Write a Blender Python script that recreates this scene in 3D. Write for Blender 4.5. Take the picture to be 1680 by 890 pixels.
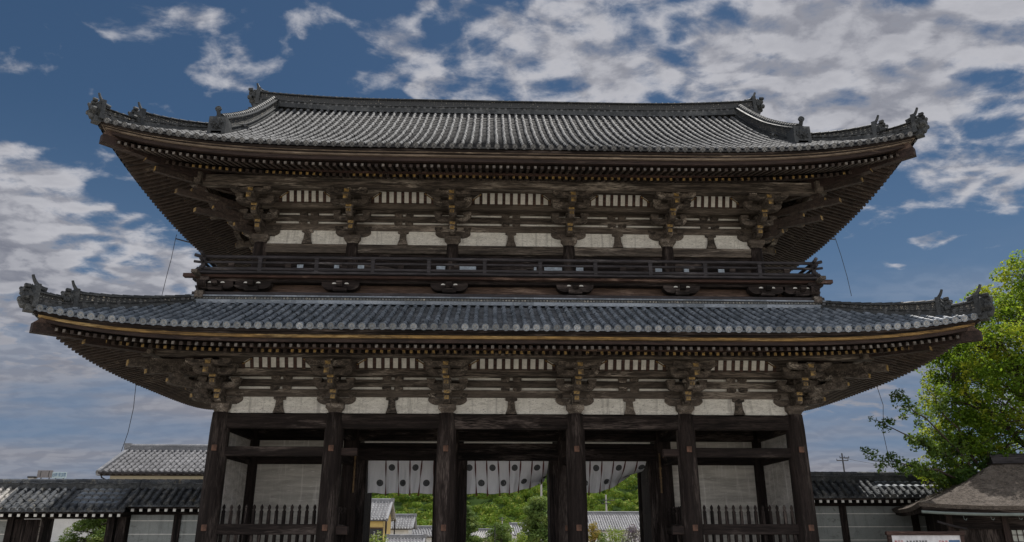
import bpy, math, random
from math import sin, cos, pi, radians as R, sqrt, atan2, exp, floor
from mathutils import Vector, Matrix, noise as mnoise
random.seed(7)
scene = bpy.context.scene
for o in list(bpy.data.objects): bpy.data.objects.remove(o)
col = scene.collection
# ------------------------------------------------------------------ camera
FPX = 1223.0; PITCH = 19.16; YAW = 1.9; CAM = Vector((-0.85, -26.5, 1.6))
cd = bpy.data.cameras.new('camera'); cam = bpy.data.objects.new('camera', cd); col.objects.link(cam)
cd.sensor_width = 36; cd.lens = FPX/1680*36; cd.clip_start = .1; cd.clip_end = 6000
cam.location = CAM; cam.rotation_euler = (R(90+PITCH), 0, R(-YAW))
scene.camera = cam
CM = cam.rotation_euler.to_matrix()
def pxdir(px, py): return (CM @ Vector(((px-840)/FPX, (445-py)/FPX, -1))).normalized()
def at_y(px, py, Y):
    d = pxdir(px, py); return CAM + d*((Y-CAM.y)/d.y)
# ------------------------------------------------------------------ light
SUN_E, SUN_A = 66, 31
SUNV = Vector((cos(R(SUN_E))*sin(R(SUN_A)), cos(R(SUN_E))*cos(R(SUN_A)), sin(R(SUN_E))))
sd = bpy.data.lights.new('sun', 'SUN'); sd.energy = 5.0; sd.angle = R(.5); sd.color = (1, .955, .89)
sun = bpy.data.objects.new('sun', sd); col.objects.link(sun)
sun.rotation_euler = SUNV.to_track_quat('Z', 'Y').to_euler(); sun.location = (20, 30, 60)
scene.view_settings.view_transform = 'Standard'; scene.view_settings.look = 'None'
scene.view_settings.exposure = 0.0; scene.view_settings.gamma = 1
scene.render.engine = 'CYCLES'
scene.cycles.max_bounces = 6; scene.cycles.diffuse_bounces = 4; scene.cycles.transparent_max_bounces = 8

class NT:
    """small helper to write node trees"""
    def __init__(s, tree): s.t = tree; s.n = tree.nodes; s.l = tree.links
    def new(s, typ, **kw):
        n = s.n.new(typ)
        for k, v in kw.items(): setattr(n, k, v)
        return n
    def put(s, sock, v):
        if hasattr(v, 'is_linked') or isinstance(v, bpy.types.NodeSocket): s.l.new(v, sock)
        else: sock.default_value = v
    def math(s, op, a, b=0.0, c=0.0, clamp=False):
        n = s.new('ShaderNodeMath', operation=op); n.use_clamp = clamp
        s.put(n.inputs[0], a); s.put(n.inputs[1], b); s.put(n.inputs[2], c); return n.outputs[0]
    def vmath(s, op, a, b=(0, 0, 0)):
        n = s.new('ShaderNodeVectorMath', operation=op); s.put(n.inputs[0], a); s.put(n.inputs[1], b)
        return n.outputs['Value'] if op in ('LENGTH', 'DISTANCE', 'DOT_PRODUCT') else n.outputs[0]
    def map(s, v, a, b, c=0.0, d=1.0, smooth=False):
        n = s.new('ShaderNodeMapRange'); n.interpolation_type = 'SMOOTHSTEP' if smooth else 'LINEAR'
        for i, q in enumerate((v, a, b, c, d)): s.put(n.inputs[i], q)
        return n.outputs[0]
    def noise(s, vec, scale, detail=4, rough=.55, dist=0.0):
        n = s.new('ShaderNodeTexNoise'); s.put(n.inputs['Vector'], vec); n.inputs['Scale'].default_value = scale
        n.inputs['Detail'].default_value = detail; n.inputs['Roughness'].default_value = rough; n.inputs['Distortion'].default_value = dist
        return n.outputs['Fac']
    def mix(s, f, a, b):
        n = s.new('ShaderNodeMix', data_type='RGBA'); s.put(n.inputs[0], f)
        for i, v in ((6, a), (7, b)):
            s.put(n.inputs[i], (*v, 1) if isinstance(v, tuple) and len(v) == 3 else v)
        return n.outputs[2]
    def scalev(s, v, sc):
        n = s.new('ShaderNodeMapping'); s.put(n.inputs[0], v); n.inputs['Scale'].default_value = sc; return n.outputs[0]

# ------------------------------------------------------------------ sky with clouds
world = bpy.data.worlds.new('World'); scene.world = world; world.use_nodes = True
W = NT(world.node_tree); W.n.clear()
sky = W.new('ShaderNodeTexSky', sky_type='NISHITA'); sky.sun_disc = False
sky.sun_elevation = R(SUN_E); sky.sun_rotation = R(SUN_A); sky.air_density = 1.0; sky.dust_density = .3; sky.ozone_density = 3.5
tc = W.new('ShaderNodeTexCoord'); D = tc.outputs['Generated']
sep = W.new('ShaderNodeSeparateXYZ'); W.l.new(D, sep.inputs[0]); dx, dy, dz = sep.outputs
ady = W.math('MAXIMUM', W.math('ABSOLUTE', dy), .15)
cmb = W.new('ShaderNodeCombineXYZ'); W.l.new(W.math('DIVIDE', dx, ady), cmb.inputs[0]); W.l.new(W.math('DIVIDE', dz, ady), cmb.inputs[1])
UV = cmb.outputs[0]
warp = W.new('ShaderNodeTexNoise'); W.put(warp.inputs['Vector'], UV); warp.inputs['Scale'].default_value = 3.2; warp.inputs['Detail'].default_value = 3
UVW = W.vmath('ADD', UV, W.vmath('MULTIPLY', W.vmath('SUBTRACT', warp.outputs['Color'], (.5, .5, .5)), (.16, .12, 0)))
def uvpx(px, py):
    d = pxdir(px, py); return d.x/d.y, d.z/d.y
# where cloud lies in the sky: centre px, radii px, weight
BL = [(1400, 90, 600, 215, .225), (1050, 100, 370, 150, .205), (1620, 60, 340, 200, .215), (1600, 290, 220, 85, .165), (900, 40, 200, 70, .15), (1545, 388, 70, 13, .16), (1100, -30, 400, 90, .15),
      (400, 105, 95, 60, .125), (330, 28, 70, 32, .115), (210, 28, 90, 55, .105), (530, 30, 50, 40, .13), (630, 70, 90, 60, .115), (600, 140, 80, 32, .13), (700, 150, 70, 30, .15), (735, 18, 90, 45, .15),
      (60, 95, 90, 20, .10), (120, 150, 60, 16, .08), (170, 250, 70, 45, .075),
      (20, 425, 250, 165, .30), (205, 465, 190, 85, .28), (20, 262, 70, 40, .16), (120, 340, 100, 50, .12), (60, 595, 180, 32, .2), (260, 570, 150, 26, .12),
      (1400, 660, 150, 80, .14), (1480, 430, 60, 12, .09), (1500, 255, 60, 26, .08)]
cov = None
for (bx, by, ra, rb, w) in BL:
    u0, v0 = uvpx(bx, by); u1, _ = uvpx(bx+ra, by); _, v1 = uvpx(bx, by-rb)
    q = W.vmath('LENGTH', W.vmath('MULTIPLY', W.vmath('SUBTRACT', UVW, (u0, v0, 0)), (1/abs(u1-u0), 1/abs(v1-v0), 0)))
    m = W.map(q, .1, 1.45, w, -.02, True)
    cov = m if cov is None else W.math('MAXIMUM', cov, m)
den = W.math('ADD', W.math('MAXIMUM', dz, 0.0), .22)
pc = W.new('ShaderNodeCombineXYZ'); W.l.new(W.math('DIVIDE', dx, den), pc.inputs[0]); W.l.new(W.math('DIVIDE', dy, den), pc.inputs[1])
P = W.scalev(pc.outputs[0], (1.0, 1.25, 1))
def cl(p):
    a = W.noise(p, 5.2, 7, .60, .3); b = W.noise(p, 19, 5, .62, .3)
    c_ = W.noise(p, 8.5, 1, .4, .2); puff = W.map(W.math('ABSOLUTE', W.math('SUBTRACT', c_, .5)), .0, .16, .68, .30)
    return W.math('ADD', W.math('ADD', W.math('MULTIPLY', a, .56), W.math('MULTIPLY', b, .20)), W.math('MULTIPLY', puff, .24))
n0 = cl(P); n1 = cl(W.vmath('ADD', P, (.02, .045, 0)))
hz = W.map(dz, .33, .12, 0, 1, True)                       # low thin overcast
low = W.noise(W.scalev(UV, (.9, 10, 1)), 1.3, 7, .5, .35)
base = W.math('ADD', W.math('ADD', n0, cov), -.585)
dens = W.map(base, -.015, .14, 0, .97, True)
lowd = W.math('MULTIPLY', hz, W.map(low, .38, .57, .18, 1.0, True))
dens2 = W.math('MAXIMUM', dens, lowd)
lit = W.map(W.math('SUBTRACT', n0, n1), -.075, .075, 0, 1, True)
thick = W.map(base, .03, .30, 1, .0, True)
litm = W.math('MULTIPLY_ADD', lit, .62, W.math('MULTIPLY', thick, .38), clamp=True)
ccol = W.mix(litm, (.19, .20, .245), (.54, .54, .575))
ccol = W.mix(W.math('MULTIPLY', hz, .75), ccol, (.20, .208, .25))
skyc = W.vmath('MULTIPLY', sky.outputs[0], (.033, .041, .044))
skyc = W.mix(W.map(dz, .48, .10, 0, .9, True), skyc, (.13, .205, .33))
wcol = W.mix(dens2, skyc, ccol)
# unseen bright clouds added behind the camera to light the shaded facade
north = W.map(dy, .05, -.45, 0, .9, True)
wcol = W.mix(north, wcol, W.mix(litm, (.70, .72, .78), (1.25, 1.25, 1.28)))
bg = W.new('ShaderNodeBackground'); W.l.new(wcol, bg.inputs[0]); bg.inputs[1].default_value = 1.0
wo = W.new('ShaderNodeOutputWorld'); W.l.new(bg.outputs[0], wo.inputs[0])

# ------------------------------------------------------------------ materials
MATS = {}
def newmat(name):
    m = bpy.data.materials.new(name); m.use_nodes = True; n = NT(m.node_tree)
    b = n.n['Principled BSDF']; MATS[name] = m; return m, n, b
def coords(n):
    t = n.new('ShaderNodeTexCoord'); return t.outputs['Object']
def bump(n, b, h, strength=.4, dist=.02):
    bn = n.new('ShaderNodeBump'); bn.inputs['Strength'].default_value = strength; bn.inputs['Distance'].default_value = dist
    n.put(bn.inputs['Height'], h); n.l.new(bn.outputs[0], b.inputs['Normal'])
def var(n, name='var'):
    a = n.new('ShaderNodeAttribute'); a.attribute_name = name; return a.outputs['Fac']
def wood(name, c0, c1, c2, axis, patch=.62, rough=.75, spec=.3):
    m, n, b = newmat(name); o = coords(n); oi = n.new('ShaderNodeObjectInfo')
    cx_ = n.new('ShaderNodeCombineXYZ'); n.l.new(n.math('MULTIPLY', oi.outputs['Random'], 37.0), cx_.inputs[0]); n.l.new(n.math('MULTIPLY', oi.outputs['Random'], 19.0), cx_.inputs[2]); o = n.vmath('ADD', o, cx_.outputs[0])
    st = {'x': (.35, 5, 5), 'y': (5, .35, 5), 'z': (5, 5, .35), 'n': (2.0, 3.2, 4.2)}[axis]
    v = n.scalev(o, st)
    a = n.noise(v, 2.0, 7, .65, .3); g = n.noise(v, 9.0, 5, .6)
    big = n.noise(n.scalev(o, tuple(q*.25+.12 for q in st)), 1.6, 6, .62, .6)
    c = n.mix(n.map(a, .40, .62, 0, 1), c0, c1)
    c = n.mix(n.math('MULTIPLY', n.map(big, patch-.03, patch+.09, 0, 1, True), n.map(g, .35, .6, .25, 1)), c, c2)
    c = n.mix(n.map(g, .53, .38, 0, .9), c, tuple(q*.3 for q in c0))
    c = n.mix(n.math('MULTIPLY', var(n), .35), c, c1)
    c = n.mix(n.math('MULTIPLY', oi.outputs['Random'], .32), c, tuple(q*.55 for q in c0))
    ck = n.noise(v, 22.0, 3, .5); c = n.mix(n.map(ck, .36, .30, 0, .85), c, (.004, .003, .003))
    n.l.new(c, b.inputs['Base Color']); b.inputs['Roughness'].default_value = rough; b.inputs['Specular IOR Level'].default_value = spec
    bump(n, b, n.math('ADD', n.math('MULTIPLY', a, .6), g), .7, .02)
    return m
BR0, BR1, BR2 = (.020, .016, .013), (.180, .148, .122), (.50, .44, .375)
for ax in 'xyzn': wood('bracket_wood_'+ax, BR0, BR1, BR2, ax, .58 if ax != 'x' else .56)
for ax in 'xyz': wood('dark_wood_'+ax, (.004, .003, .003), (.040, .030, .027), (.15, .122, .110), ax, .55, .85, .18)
wood('red_wood_x', (.030, .015, .012), (.095, .055, .045), (.38, .27, .21), 'x', .60)
wood('grey_wood_x', (.016, .014, .016), (.052, .047, .052), (.17, .155, .155), 'x', .60)
wood('red_dark_z', (.020, .011, .009), (.055, .034, .028), (.20, .15, .12), 'z', .60)
wood('pink_wood_x', (.065, .040, .032), (.17, .115, .09), (.42, .31, .25), 'x', .55)
wood('pale_line', (.10, .075, .058), (.27, .215, .165), (.42, .34, .26), 'x', .55)
wood('fascia_wood', (.014, .009, .008), (.050, .031, .026), (.16, .115, .09), 'x', .62)
wood('rafter_wood', (.020, .014, .012), (.070, .050, .040), (.26, .215, .17), 'n', .62)
wood('gold_strip', (.10, .060, .028), (.40, .25, .085), (.50, .37, .18), 'x', .52)

m, n, b = newmat('gilt'); o = coords(n)
a = n.noise(o, 9, 5, .6)
n.l.new(n.mix(n.map(a, .40, .62), (.36, .235, .075), (.06, .043, .026)), b.inputs['Base Color']); b.inputs['Roughness'].default_value = .5; b.inputs['Metallic'].default_value = .15
m, n, b = newmat('pale_end'); o = coords(n)
a = n.noise(o, 12, 4, .6)
n.l.new(n.mix(n.map(a, .42, .62), (.14, .125, .11), (.035, .03, .026)), b.inputs['Base Color']); b.inputs['Roughness'].default_value = .8
def plaster(name, c0, c1, c2, sc=(1.0, 1.0, 3.5), lo=.5):
    m, n, b = newmat(name); o = coords(n)
    a = n.noise(n.scalev(o, sc), 1.5, 8, .66, .7); g = n.noise(n.scalev(o, tuple(q*2.2 for q in sc)), 3.5, 7, .7, .5)
    c = n.mix(n.map(a, .34, .64), c0, c1)
    c = n.mix(n.map(g, lo, lo+.12, 0, .85, True), c, c2)
    sk = n.noise(n.scalev(o, (3.2, 3.2, .22)), 2.0, 6, .65, .2); c = n.mix(n.map(sk, .52, .68, 0, .55, True), c, c2)
    ck = n.noise(o, 7, 9, .8, 1.2); c = n.mix(n.map(n.math('ABSOLUTE', n.math('SUBTRACT', ck, .5)), .0, .012, .5, 0), c, tuple(q*.5 for q in c2))
    n.l.new(c, b.inputs['Base Color']); b.inputs['Roughness'].default_value = .9
    bump(n, b, g, .5, .012)
plaster('plaster', (.78, .765, .71), (.56, .545, .50), (.24, .23, .215), (1.3, 1.3, 4.5), lo=.53)
plaster('plaster_dirty', (.66, .63, .59), (.36, .34, .31), (.84, .82, .80), (.8, .8, 2.6), lo=.56)
plaster('plaster_boards', (.60, .575, .52), (.34, .32, .29), (.80, .78, .74), (.35, .35, 3.2), lo=.57)
plaster('white_strip', (.70, .69, .645), (.52, .51, .475), (.4, .38, .34), lo=.62)
plaster('wall_grey', (.30, .32, .31), (.23, .25, .245), (.15, .16, .155), (.5, .5, .8), lo=.56)
plaster('cream_wall', (.62, .56, .42), (.56, .50, .38), (.48, .44, .34), (.5, .5, .8), lo=.62)
plaster('yellow_wall', (.62, .46, .17), (.56, .41, .15), (.5, .38, .15), (.5, .5, .8), lo=.62)
plaster('white_wall', (.66, .66, .65), (.58, .58, .57), (.5, .5, .5), (.5, .5, .8), lo=.62)
plaster('stone', (.34, .33, .31), (.26, .255, .24), (.18, .175, .165), (1.5, 1.5, 1.5), lo=.55)
def tile(name, c0, c1, c2, rough, spec=.5, moss=None, fine=1.0):
    m, n, b = newmat(name); o = coords(n); v = var(n)
    a = n.noise(o, 3.0, 7, .65, .4); g = n.noise(o, 26, 4, .6)
    c = n.mix(v, c0, c1); c = n.mix(n.map(a, .50, .68, 0, .8*fine), c, c2)
    c = n.mix(n.map(g, .54, .40, 0, .55*fine), c, tuple(q*.4 for q in c0))
    big = n.noise(o, .45, 6, .65, .8); c = n.mix(n.map(big, .46, .62, 0, .45), c, tuple(q*.6 for q in c0)); sp_ = n.noise(o, 5.5, 5, .75, .6); c = n.mix(n.map(sp_, .62, .70, 0, .55*fine, True), c, tuple(min(1, q*1.25) for q in c2))
    if moss:
        q = n.noise(o, 1.3, 8, .7, .8); c = n.mix(n.map(q, .60, .70, 0, .5), c, moss)
    n.l.new(c, b.inputs['Base Color'])
    n.l.new(n.map(a, .3, .7, rough-.08, rough+.12), b.inputs['Roughness']); b.inputs['Specular IOR Level'].default_value = spec
    bump(n, b, g, .3, .01)
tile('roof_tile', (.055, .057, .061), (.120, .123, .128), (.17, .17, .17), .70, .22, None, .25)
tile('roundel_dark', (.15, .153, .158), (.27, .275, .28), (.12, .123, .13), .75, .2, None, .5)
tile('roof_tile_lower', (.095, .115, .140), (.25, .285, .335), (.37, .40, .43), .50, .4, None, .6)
tile('roundel', (.15, .155, .16), (.44, .45, .46), (.16, .165, .175), .6, .3)
tile('ridge_tile', (.022, .025, .028), (.060, .065, .069), (.13, .135, .135), .65, .3)
tile('wall_tile', (.045, .051, .060), (.115, .125, .14), (.22, .22, .21), .75, .2, (.34, .29, .19))
tile('wall_tile_pale', (.26, .25, .235), (.42, .405, .38), (.56, .54, .50), .55, .4, (.50, .36, .19))
tile('house_tile', (.14, .14, .15), (.235, .235, .25), (.30, .30, .31), .75, .2)
tile('house_tile_dark', (.15, .155, .17), (.26, .265, .28), (.36, .36, .37), .5, .4)
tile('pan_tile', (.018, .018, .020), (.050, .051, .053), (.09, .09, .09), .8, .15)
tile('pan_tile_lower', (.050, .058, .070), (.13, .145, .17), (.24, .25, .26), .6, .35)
# ring-lattice tiles on the ridges
m, n, b = newmat('ring_tiles'); o = coords(n)
vo = n.new('ShaderNodeTexVoronoi'); vo.inputs['Randomness'].default_value = .15; vo.inputs['Scale'].default_value = 9
n.l.new(n.scalev(o, (1, 1, 1.25)), vo.inputs['Vector'])
ring = n.map(n.math('ABSOLUTE', n.math('SUBTRACT', vo.outputs['Distance'], .34)), .05, .12, 1, 0, True)
g = n.noise(o, 5, 5, .7)
c = n.mix(ring, (.014, .015, .016), (.12, .125, .12)); c = n.mix(n.math('MULTIPLY', ring, n.map(g, .5, .65)), c, (.42, .38, .31))
n.l.new(c, b.inputs['Base Color']); b.inputs['Roughness'].default_value = .6; bump(n, b, ring, .9, .03)
# bark thatch
m, n, b = newmat('bark_thatch'); o = coords(n)
a = n.noise(n.scalev(o, (1, 1, 2)), 9, 9, .75, .5); g = n.noise(o, 1.6, 5, .6); h = n.noise(n.scalev(o, (1, 1, 3)), 34, 4, .7)
c = n.mix(n.map(a, .38, .62), (.040, .031, .025), (.17, .14, .117)); c = n.mix(n.map(g, .5, .7, 0, .6), c, (.21, .18, .155)); c = n.mix(n.map(h, .58, .72, 0, .8), c, (.52, .46, .40))
n.l.new(c, b.inputs['Base Color']); b.inputs['Roughness'].default_value = .95; bump(n, b, n.math('ADD', a, h), 1.0, .06)
def flat(name, c, rough=.8, metal=0, noisy=.25):
    m, n, b = newmat(name); o = coords(n); a = n.noise(o, 6, 5, .6)
    n.l.new(n.mix(n.map(a, .35, .65), c, tuple(q*(1-noisy) for q in c)), b.inputs['Base Color'])
    b.inputs['Roughness'].default_value = rough; b.inputs['Metallic'].default_value = metal; return m
flat('cloth_black', (.028, .032, .034)); flat('cloth_grey', (.105, .11, .115)); flat('ribbon', (.10, .022, .018)); flat('black', (.012, .012, .013), .6)
flat('iron', (.05, .05, .055), .5, .6); flat('copper_green', (.15, .18, .17), .7); flat('bronze', (.16, .095, .035), .6, .2, .6); flat('orange_peg', (.15, .078, .052), .85, 0, .7)
flat('sign_white', (.62, .62, .64), .6); flat('sign_grey', (.16, .15, .155)); flat('sign_blue', (.07, .14, .27)); flat('sign_pale', (.33, .42, .46)); flat('sign_red', (.45, .05, .05))
flat('mauve_panel', (.42, .27, .31)); flat('shoji', (.48, .50, .46), .9); flat('concrete', (.36, .35, .34), .9)
flat('bark', (.065, .048, .036), .95, 0, .5); flat('white_tip', (.74, .73, .69), .8); flat('window_sky_blue', (.42, .50, .58), .3, 0, .5)
m, n, b = newmat('cloth'); o = coords(n)
a = n.noise(n.scalev(o, (6, 6, .8)), 2, 5, .6)
n.l.new(n.mix(n.map(a, .35, .65), (.80, .80, .83), (.70, .71, .74)), b.inputs['Base Color']); b.inputs['Roughness'].default_value = .95
tr = n.new('ShaderNodeBsdfTranslucent'); tr.inputs[0].default_value = (.65, .67, .72, 1); ms = n.new('ShaderNodeMixShader'); ms.inputs[0].default_value = .35
n.l.new(b.outputs[0], ms.inputs[1]); n.l.new(tr.outputs[0], ms.inputs[2]); n.l.new(ms.outputs[0], n.n['Material Output'].inputs[0])
def leafmat(name, c0, c1, c2, tr_amt=.35, spec=.25):
    m, n, b = newmat(name); v = var(n); o = coords(n); a = n.noise(o, .7, 3, .6)
    c = n.mix(v, c0, c1); c = n.mix(n.map(a, .50, .64, 0, .9, True), c, c2)
    n.l.new(c, b.inputs['Base Color']); b.inputs['Roughness'].default_value = .6; b.inputs['Specular IOR Level'].default_value = spec
    t = n.new('ShaderNodeBsdfTranslucent'); n.l.new(n.mix(.5, c, (.30, .40, .03)), t.inputs[0])
    s = n.new('ShaderNodeMixShader'); s.inputs[0].default_value = tr_amt
    n.l.new(b.outputs[0], s.inputs[1]); n.l.new(t.outputs[0], s.inputs[2]); n.l.new(s.outputs[0], n.n['Material Output'].inputs[0])
leafmat('leaf_tree', (.034, .090, .010), (.18, .30, .026), (.48, .49, .05), .60, .2)
leafmat('leaf_branch', (.022, .050, .012), (.060, .125, .022), (.11, .18, .03), .38)
leafmat('leaf_hill', (.040, .085, .014), (.13, .21, .030), (.26, .28, .055), .25, .05)
leafmat('leaf_pine', (.045, .085, .028), (.13, .20, .055), (.21, .26, .075), .25, .1)
leafmat('leaf_shrub', (.10, .17, .02), (.22, .28, .04), (.26, .30, .07), .3)
leafmat('leaf_orange', (.22, .13, .03), (.30, .20, .05), (.18, .21, .04), .3)
leafmat('leaf_purple', (.10, .07, .12), (.20, .15, .24), (.12, .13, .10), .25)
m, n, b = newmat('gravel'); o = coords(n)
a = n.noise(o, .25, 6, .6); g = n.noise(o, 40, 4, .7)
c = n.mix(n.map(a, .35, .65), (.52, .475, .40), (.44, .40, .34)); c = n.mix(n.map(g, .45, .6, 0, .4), c, (.30, .28, .25))
n.l.new(c, b.inputs['Base Color']); b.inputs['Roughness'].default_value = .95; bump(n, b, g, .6, .01)
m, n, b = newmat('hill_ground'); o = coords(n)
n.l.new(n.mix(n.noise(o, .2, 5), (.02, .04, .012), (.04, .06, .02)), b.inputs['Base Color']); b.inputs['Roughness'].default_value = 1; b.inputs['Specular IOR Level'].default_value = 0

# ------------------------------------------------------------------ mesh builder
class Multi:
    """boxes that each become a mesh of their own"""
    def __init__(s): s.b = []
    def box(s, *a): s.b.append(a)
    def build(s, name, mat, parent):
        for a in s.b:
            q = MB(); q.box(*a); q.build(name, mat, parent)
class MB:
    def __init__(s): s.v = []; s.f = []; s.m = []; s.r = []
    def face(s, idx, mat=0, r=None): s.f.append(tuple(idx)); s.m.append(mat); s.r.append(random.random() if r is None else r)
    def quad(s, a, b, c, d, mat=0, r=None):
        i = len(s.v); s.v += [tuple(a), tuple(b), tuple(c), tuple(d)]; s.face((i, i+1, i+2, i+3), mat, r)
    def hexa(s, p, mat=0, r=None):
        """p: 8 points, 4 bottom then 4 top (ccw)"""
        r = random.random() if r is None else r
        i = len(s.v); s.v += [tuple(q) for q in p]
        for f in ((3, 2, 1, 0), (4, 5, 6, 7), (0, 1, 5, 4), (1, 2, 6, 5), (2, 3, 7, 6), (3, 0, 4, 7)): s.face([i+k for k in f], mat, r)
    def box(s, x0, x1, y0, y1, z0, z1, mat=0, r=None):
        s.hexa([(x0, y0, z0), (x1, y0, z0), (x1, y1, z0), (x0, y1, z0), (x0, y0, z1), (x1, y0, z1), (x1, y1, z1), (x0, y1, z1)], mat, r)
    def bev(s, x0, x1, y0, y1, z0, z1, t=.02, mat=0):
        """box with chamfered lower and upper edges"""
        r = random.random()
        L = [(t, z0), (0, z0+t), (0, z1-t), (t, z1)]; rings = []
        for (q, z) in L:
            i = len(s.v); s.v += [(x0+q, y0+q, z), (x1-q, y0+q, z), (x1-q, y1-q, z), (x0+q, y1-q, z)]; rings.append(i)
        for a, b2 in zip(rings, rings[1:]):
            for k in range(4): s.face((a+k, a+(k+1) % 4, b2+(k+1) % 4, b2+k), mat, r)
        s.face([rings[0]+k for k in (3, 2, 1, 0)], mat, r); s.face([rings[-1]+k for k in range(4)], mat, r)
    def taper(s, x, y, z0, z1, w0, w1, mat=0):
        """square block, w0 at bottom, w1 at top, curved waist"""
        r = random.random(); rings = []; zm = z0+(z1-z0)*.5
        for z, w in ((z0, w0), (z0+(z1-z0)*.25, w0*1.0+(w1-w0)*.28), (zm, w1), (z1, w1)):
            i = len(s.v); h = w/2; s.v += [(x-h, y-h, z), (x+h, y-h, z), (x+h, y+h, z), (x-h, y+h, z)]; rings.append(i)
        for a, b2 in zip(rings, rings[1:]):
            for k in range(4): s.face((a+k, a+(k+1) % 4, b2+(k+1) % 4, b2+k), mat, r)
        s.face([rings[0]+k for k in (3, 2, 1, 0)], mat, r); s.face([rings[-1]+k for k in range(4)], mat, r)
    def tube(s, pts, rad, n=8, mat=0, cap=True, r=None, flat=1.0):
        r = random.random() if r is None else r
        pts = [Vector(p) for p in pts]; rings = []
        for i, p in enumerate(pts):
            t = (pts[min(i+1, len(pts)-1)]-pts[max(i-1, 0)]).normalized()
            up = Vector((0, 0, 1)) if abs(t.z) < .95 else Vector((0, 1, 0))
            a = t.cross(up).normalized(); b2 = a.cross(t).normalized()
            rr = rad[i] if isinstance(rad, (list, tuple)) else rad
            k = len(s.v)
            for j in range(n):
                th = 2*pi*j/n; s.v.append(tuple(p+a*cos(th)*rr+b2*sin(th)*rr*flat))
            rings.append(k)
        for a, b2 in zip(rings, rings[1:]):
            for k in range(n): s.face((a+k, a+(k+1) % n, b2+(k+1) % n, b2+k), mat, r)
        if cap:
            s.face([rings[0]+k for k in range(n)][::-1], mat, r); s.face([rings[-1]+k for k in range(n)], mat, r)
    def prism(s, prof, axis, c0, c1, mat=0, r=None, map_=None):
        """extrude a closed 2D profile; axis 'y': profile is (x,z), 'x': profile is (y,z)"""
        r = random.random() if r is None else r; n = len(prof); i = len(s.v)
        for c in (c0, c1):
            for (a, b2) in prof: s.v.append((a, c, b2) if axis == 'y' else (c, a, b2))
        for k in range(n): s.face((i+k, i+(k+1) % n, i+n+(k+1) % n, i+n+k), mat, r)
        s.face([i+k for k in range(n)][::-1], mat, r); s.face([i+n+k for k in range(n)], mat, r)
    def disc(s, c, nrm, rad, n=12, mat=0, thick=.03, rim=.0, r=None, matrim=None):
        r = random.random() if r is None else r
        c = Vector(c); w = Vector(nrm).normalized(); up = Vector((0, 0, 1)) if abs(w.z) < .9 else Vector((1, 0, 0))
        a = w.cross(up).normalized(); b2 = w.cross(a)
        def ring(rr, off):
            i = len(s.v)
            for k in range(n): s.v.append(tuple(c+a*cos(2*pi*k/n)*rr+b2*sin(2*pi*k/n)*rr+w*off))
            return i
        mr = mat if matrim is None else matrim
        rs = [ring(rad, -thick), ring(rad, 0)]; ms_ = [mr]
        if rim: rs += [ring(rad-rim, 0), ring(rad-rim*1.3, -rim*.7)]; ms_ += [mr, mr]
        for q, (i, j) in enumerate(zip(rs, rs[1:])):
            for k in range(n): s.face((i+k, i+(k+1) % n, j+(k+1) % n, j+k), ms_[q], r)
        s.face([rs[-1]+k for k in range(n)], mat, r)
        if rim:
            q = ring(rad*.35, -rim*.7+.004); q2 = ring(rad*.28, .004)
            for k in range(n): s.face((q+k, q+(k+1) % n, q2+(k+1) % n, q2+k), mr, r)
            s.face([q2+k for k in range(n)], mr, r)
    def build(s, name, mats, parent=None, smooth=False, loc=None):
        me = bpy.data.meshes.new(name); me.from_pydata(s.v, [], s.f)
        mats = [mats] if isinstance(mats, str) else mats
        for q in mats: me.materials.append(MATS[q])
        me.polygons.foreach_set('material_index', s.m)
        at = me.attributes.new('var', 'FLOAT', 'FACE'); at.data.foreach_set('value', s.r)
        if smooth: me.polygons.foreach_set('use_smooth', [True]*len(s.f))
        me.update(); o = bpy.data.objects.new(name, me); col.objects.link(o)
        if parent: o.parent = parent
        if loc: o.location = loc
        return o
def mesh_normals(o):
    import bmesh
    bm = bmesh.new(); bm.from_mesh(o.data); bmesh.ops.recalc_face_normals(bm, faces=bm.faces); bm.to_mesh(o.data); bm.free()
def tag(o, label=None, cat=None, group=None, kind=None):
    if label: o['label'] = label
    if cat: o['category'] = cat
    if group: o['group'] = group
    if kind: o['kind'] = kind
    return o
def empty(name, loc, rz=0):
    o = bpy.data.objects.new(name, None); col.objects.link(o); o.location = loc; o.rotation_euler.z = rz; o.empty_display_size = .3; return o
def dup(o, parent, loc=None, rz=None):
    c = o.copy(); col.objects.link(c); c.parent = parent
    if loc is not None: c.location = loc
    if rz is not None: c.rotation_euler.z = rz
    for ch in list(o.children): dup(ch, c)
    return c

# ------------------------------------------------------------------ terrain
def gz(y): 
    t = min(max((y-12)/22, 0), 1); return -2.2*t*t*(3-2*t)
g = MB(); xs = [-1500, -400, -150, -60, -30, 0, 30, 60, 150, 400, 1500]; ys = [-600, -200, -80, -40, -10, 11, 14, 18, 22, 26, 30, 35, 60, 150, 300, 700, 1600, 3500]
for y in ys:
    for x in xs: g.v.append((x, y, gz(y)))
for j in range(len(ys)-1):
    for i in range(len(xs)-1):
        a = j*len(xs)+i; g.face((a, a+1, a+len(xs)+1, a+len(xs)))
tag(g.build('ground', 'gravel'), kind='structure')

# ------------------------------------------------------------------ THE GATE
YC = 3.7                                  # middle of the gate in depth
gate = empty('temple_gate', (0, 0, 0))
tag(gate, 'huge two-storey weathered wooden temple gate with double grey tiled roofs and balcony', 'temple gate')
CX = [-10.08, -6.15, -2.25, 2.25, 6.15, 10.08]; CY = [0, 3.7, 7.4]
UX = [-9.6, -6.1, -2.25, 2.25, 6.1, 9.6]; UY = [.55, 3.7, 6.85]
ZC = 5.46; ZU = 12.0; BH = 1.8            # column tops, bracket zone height

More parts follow.
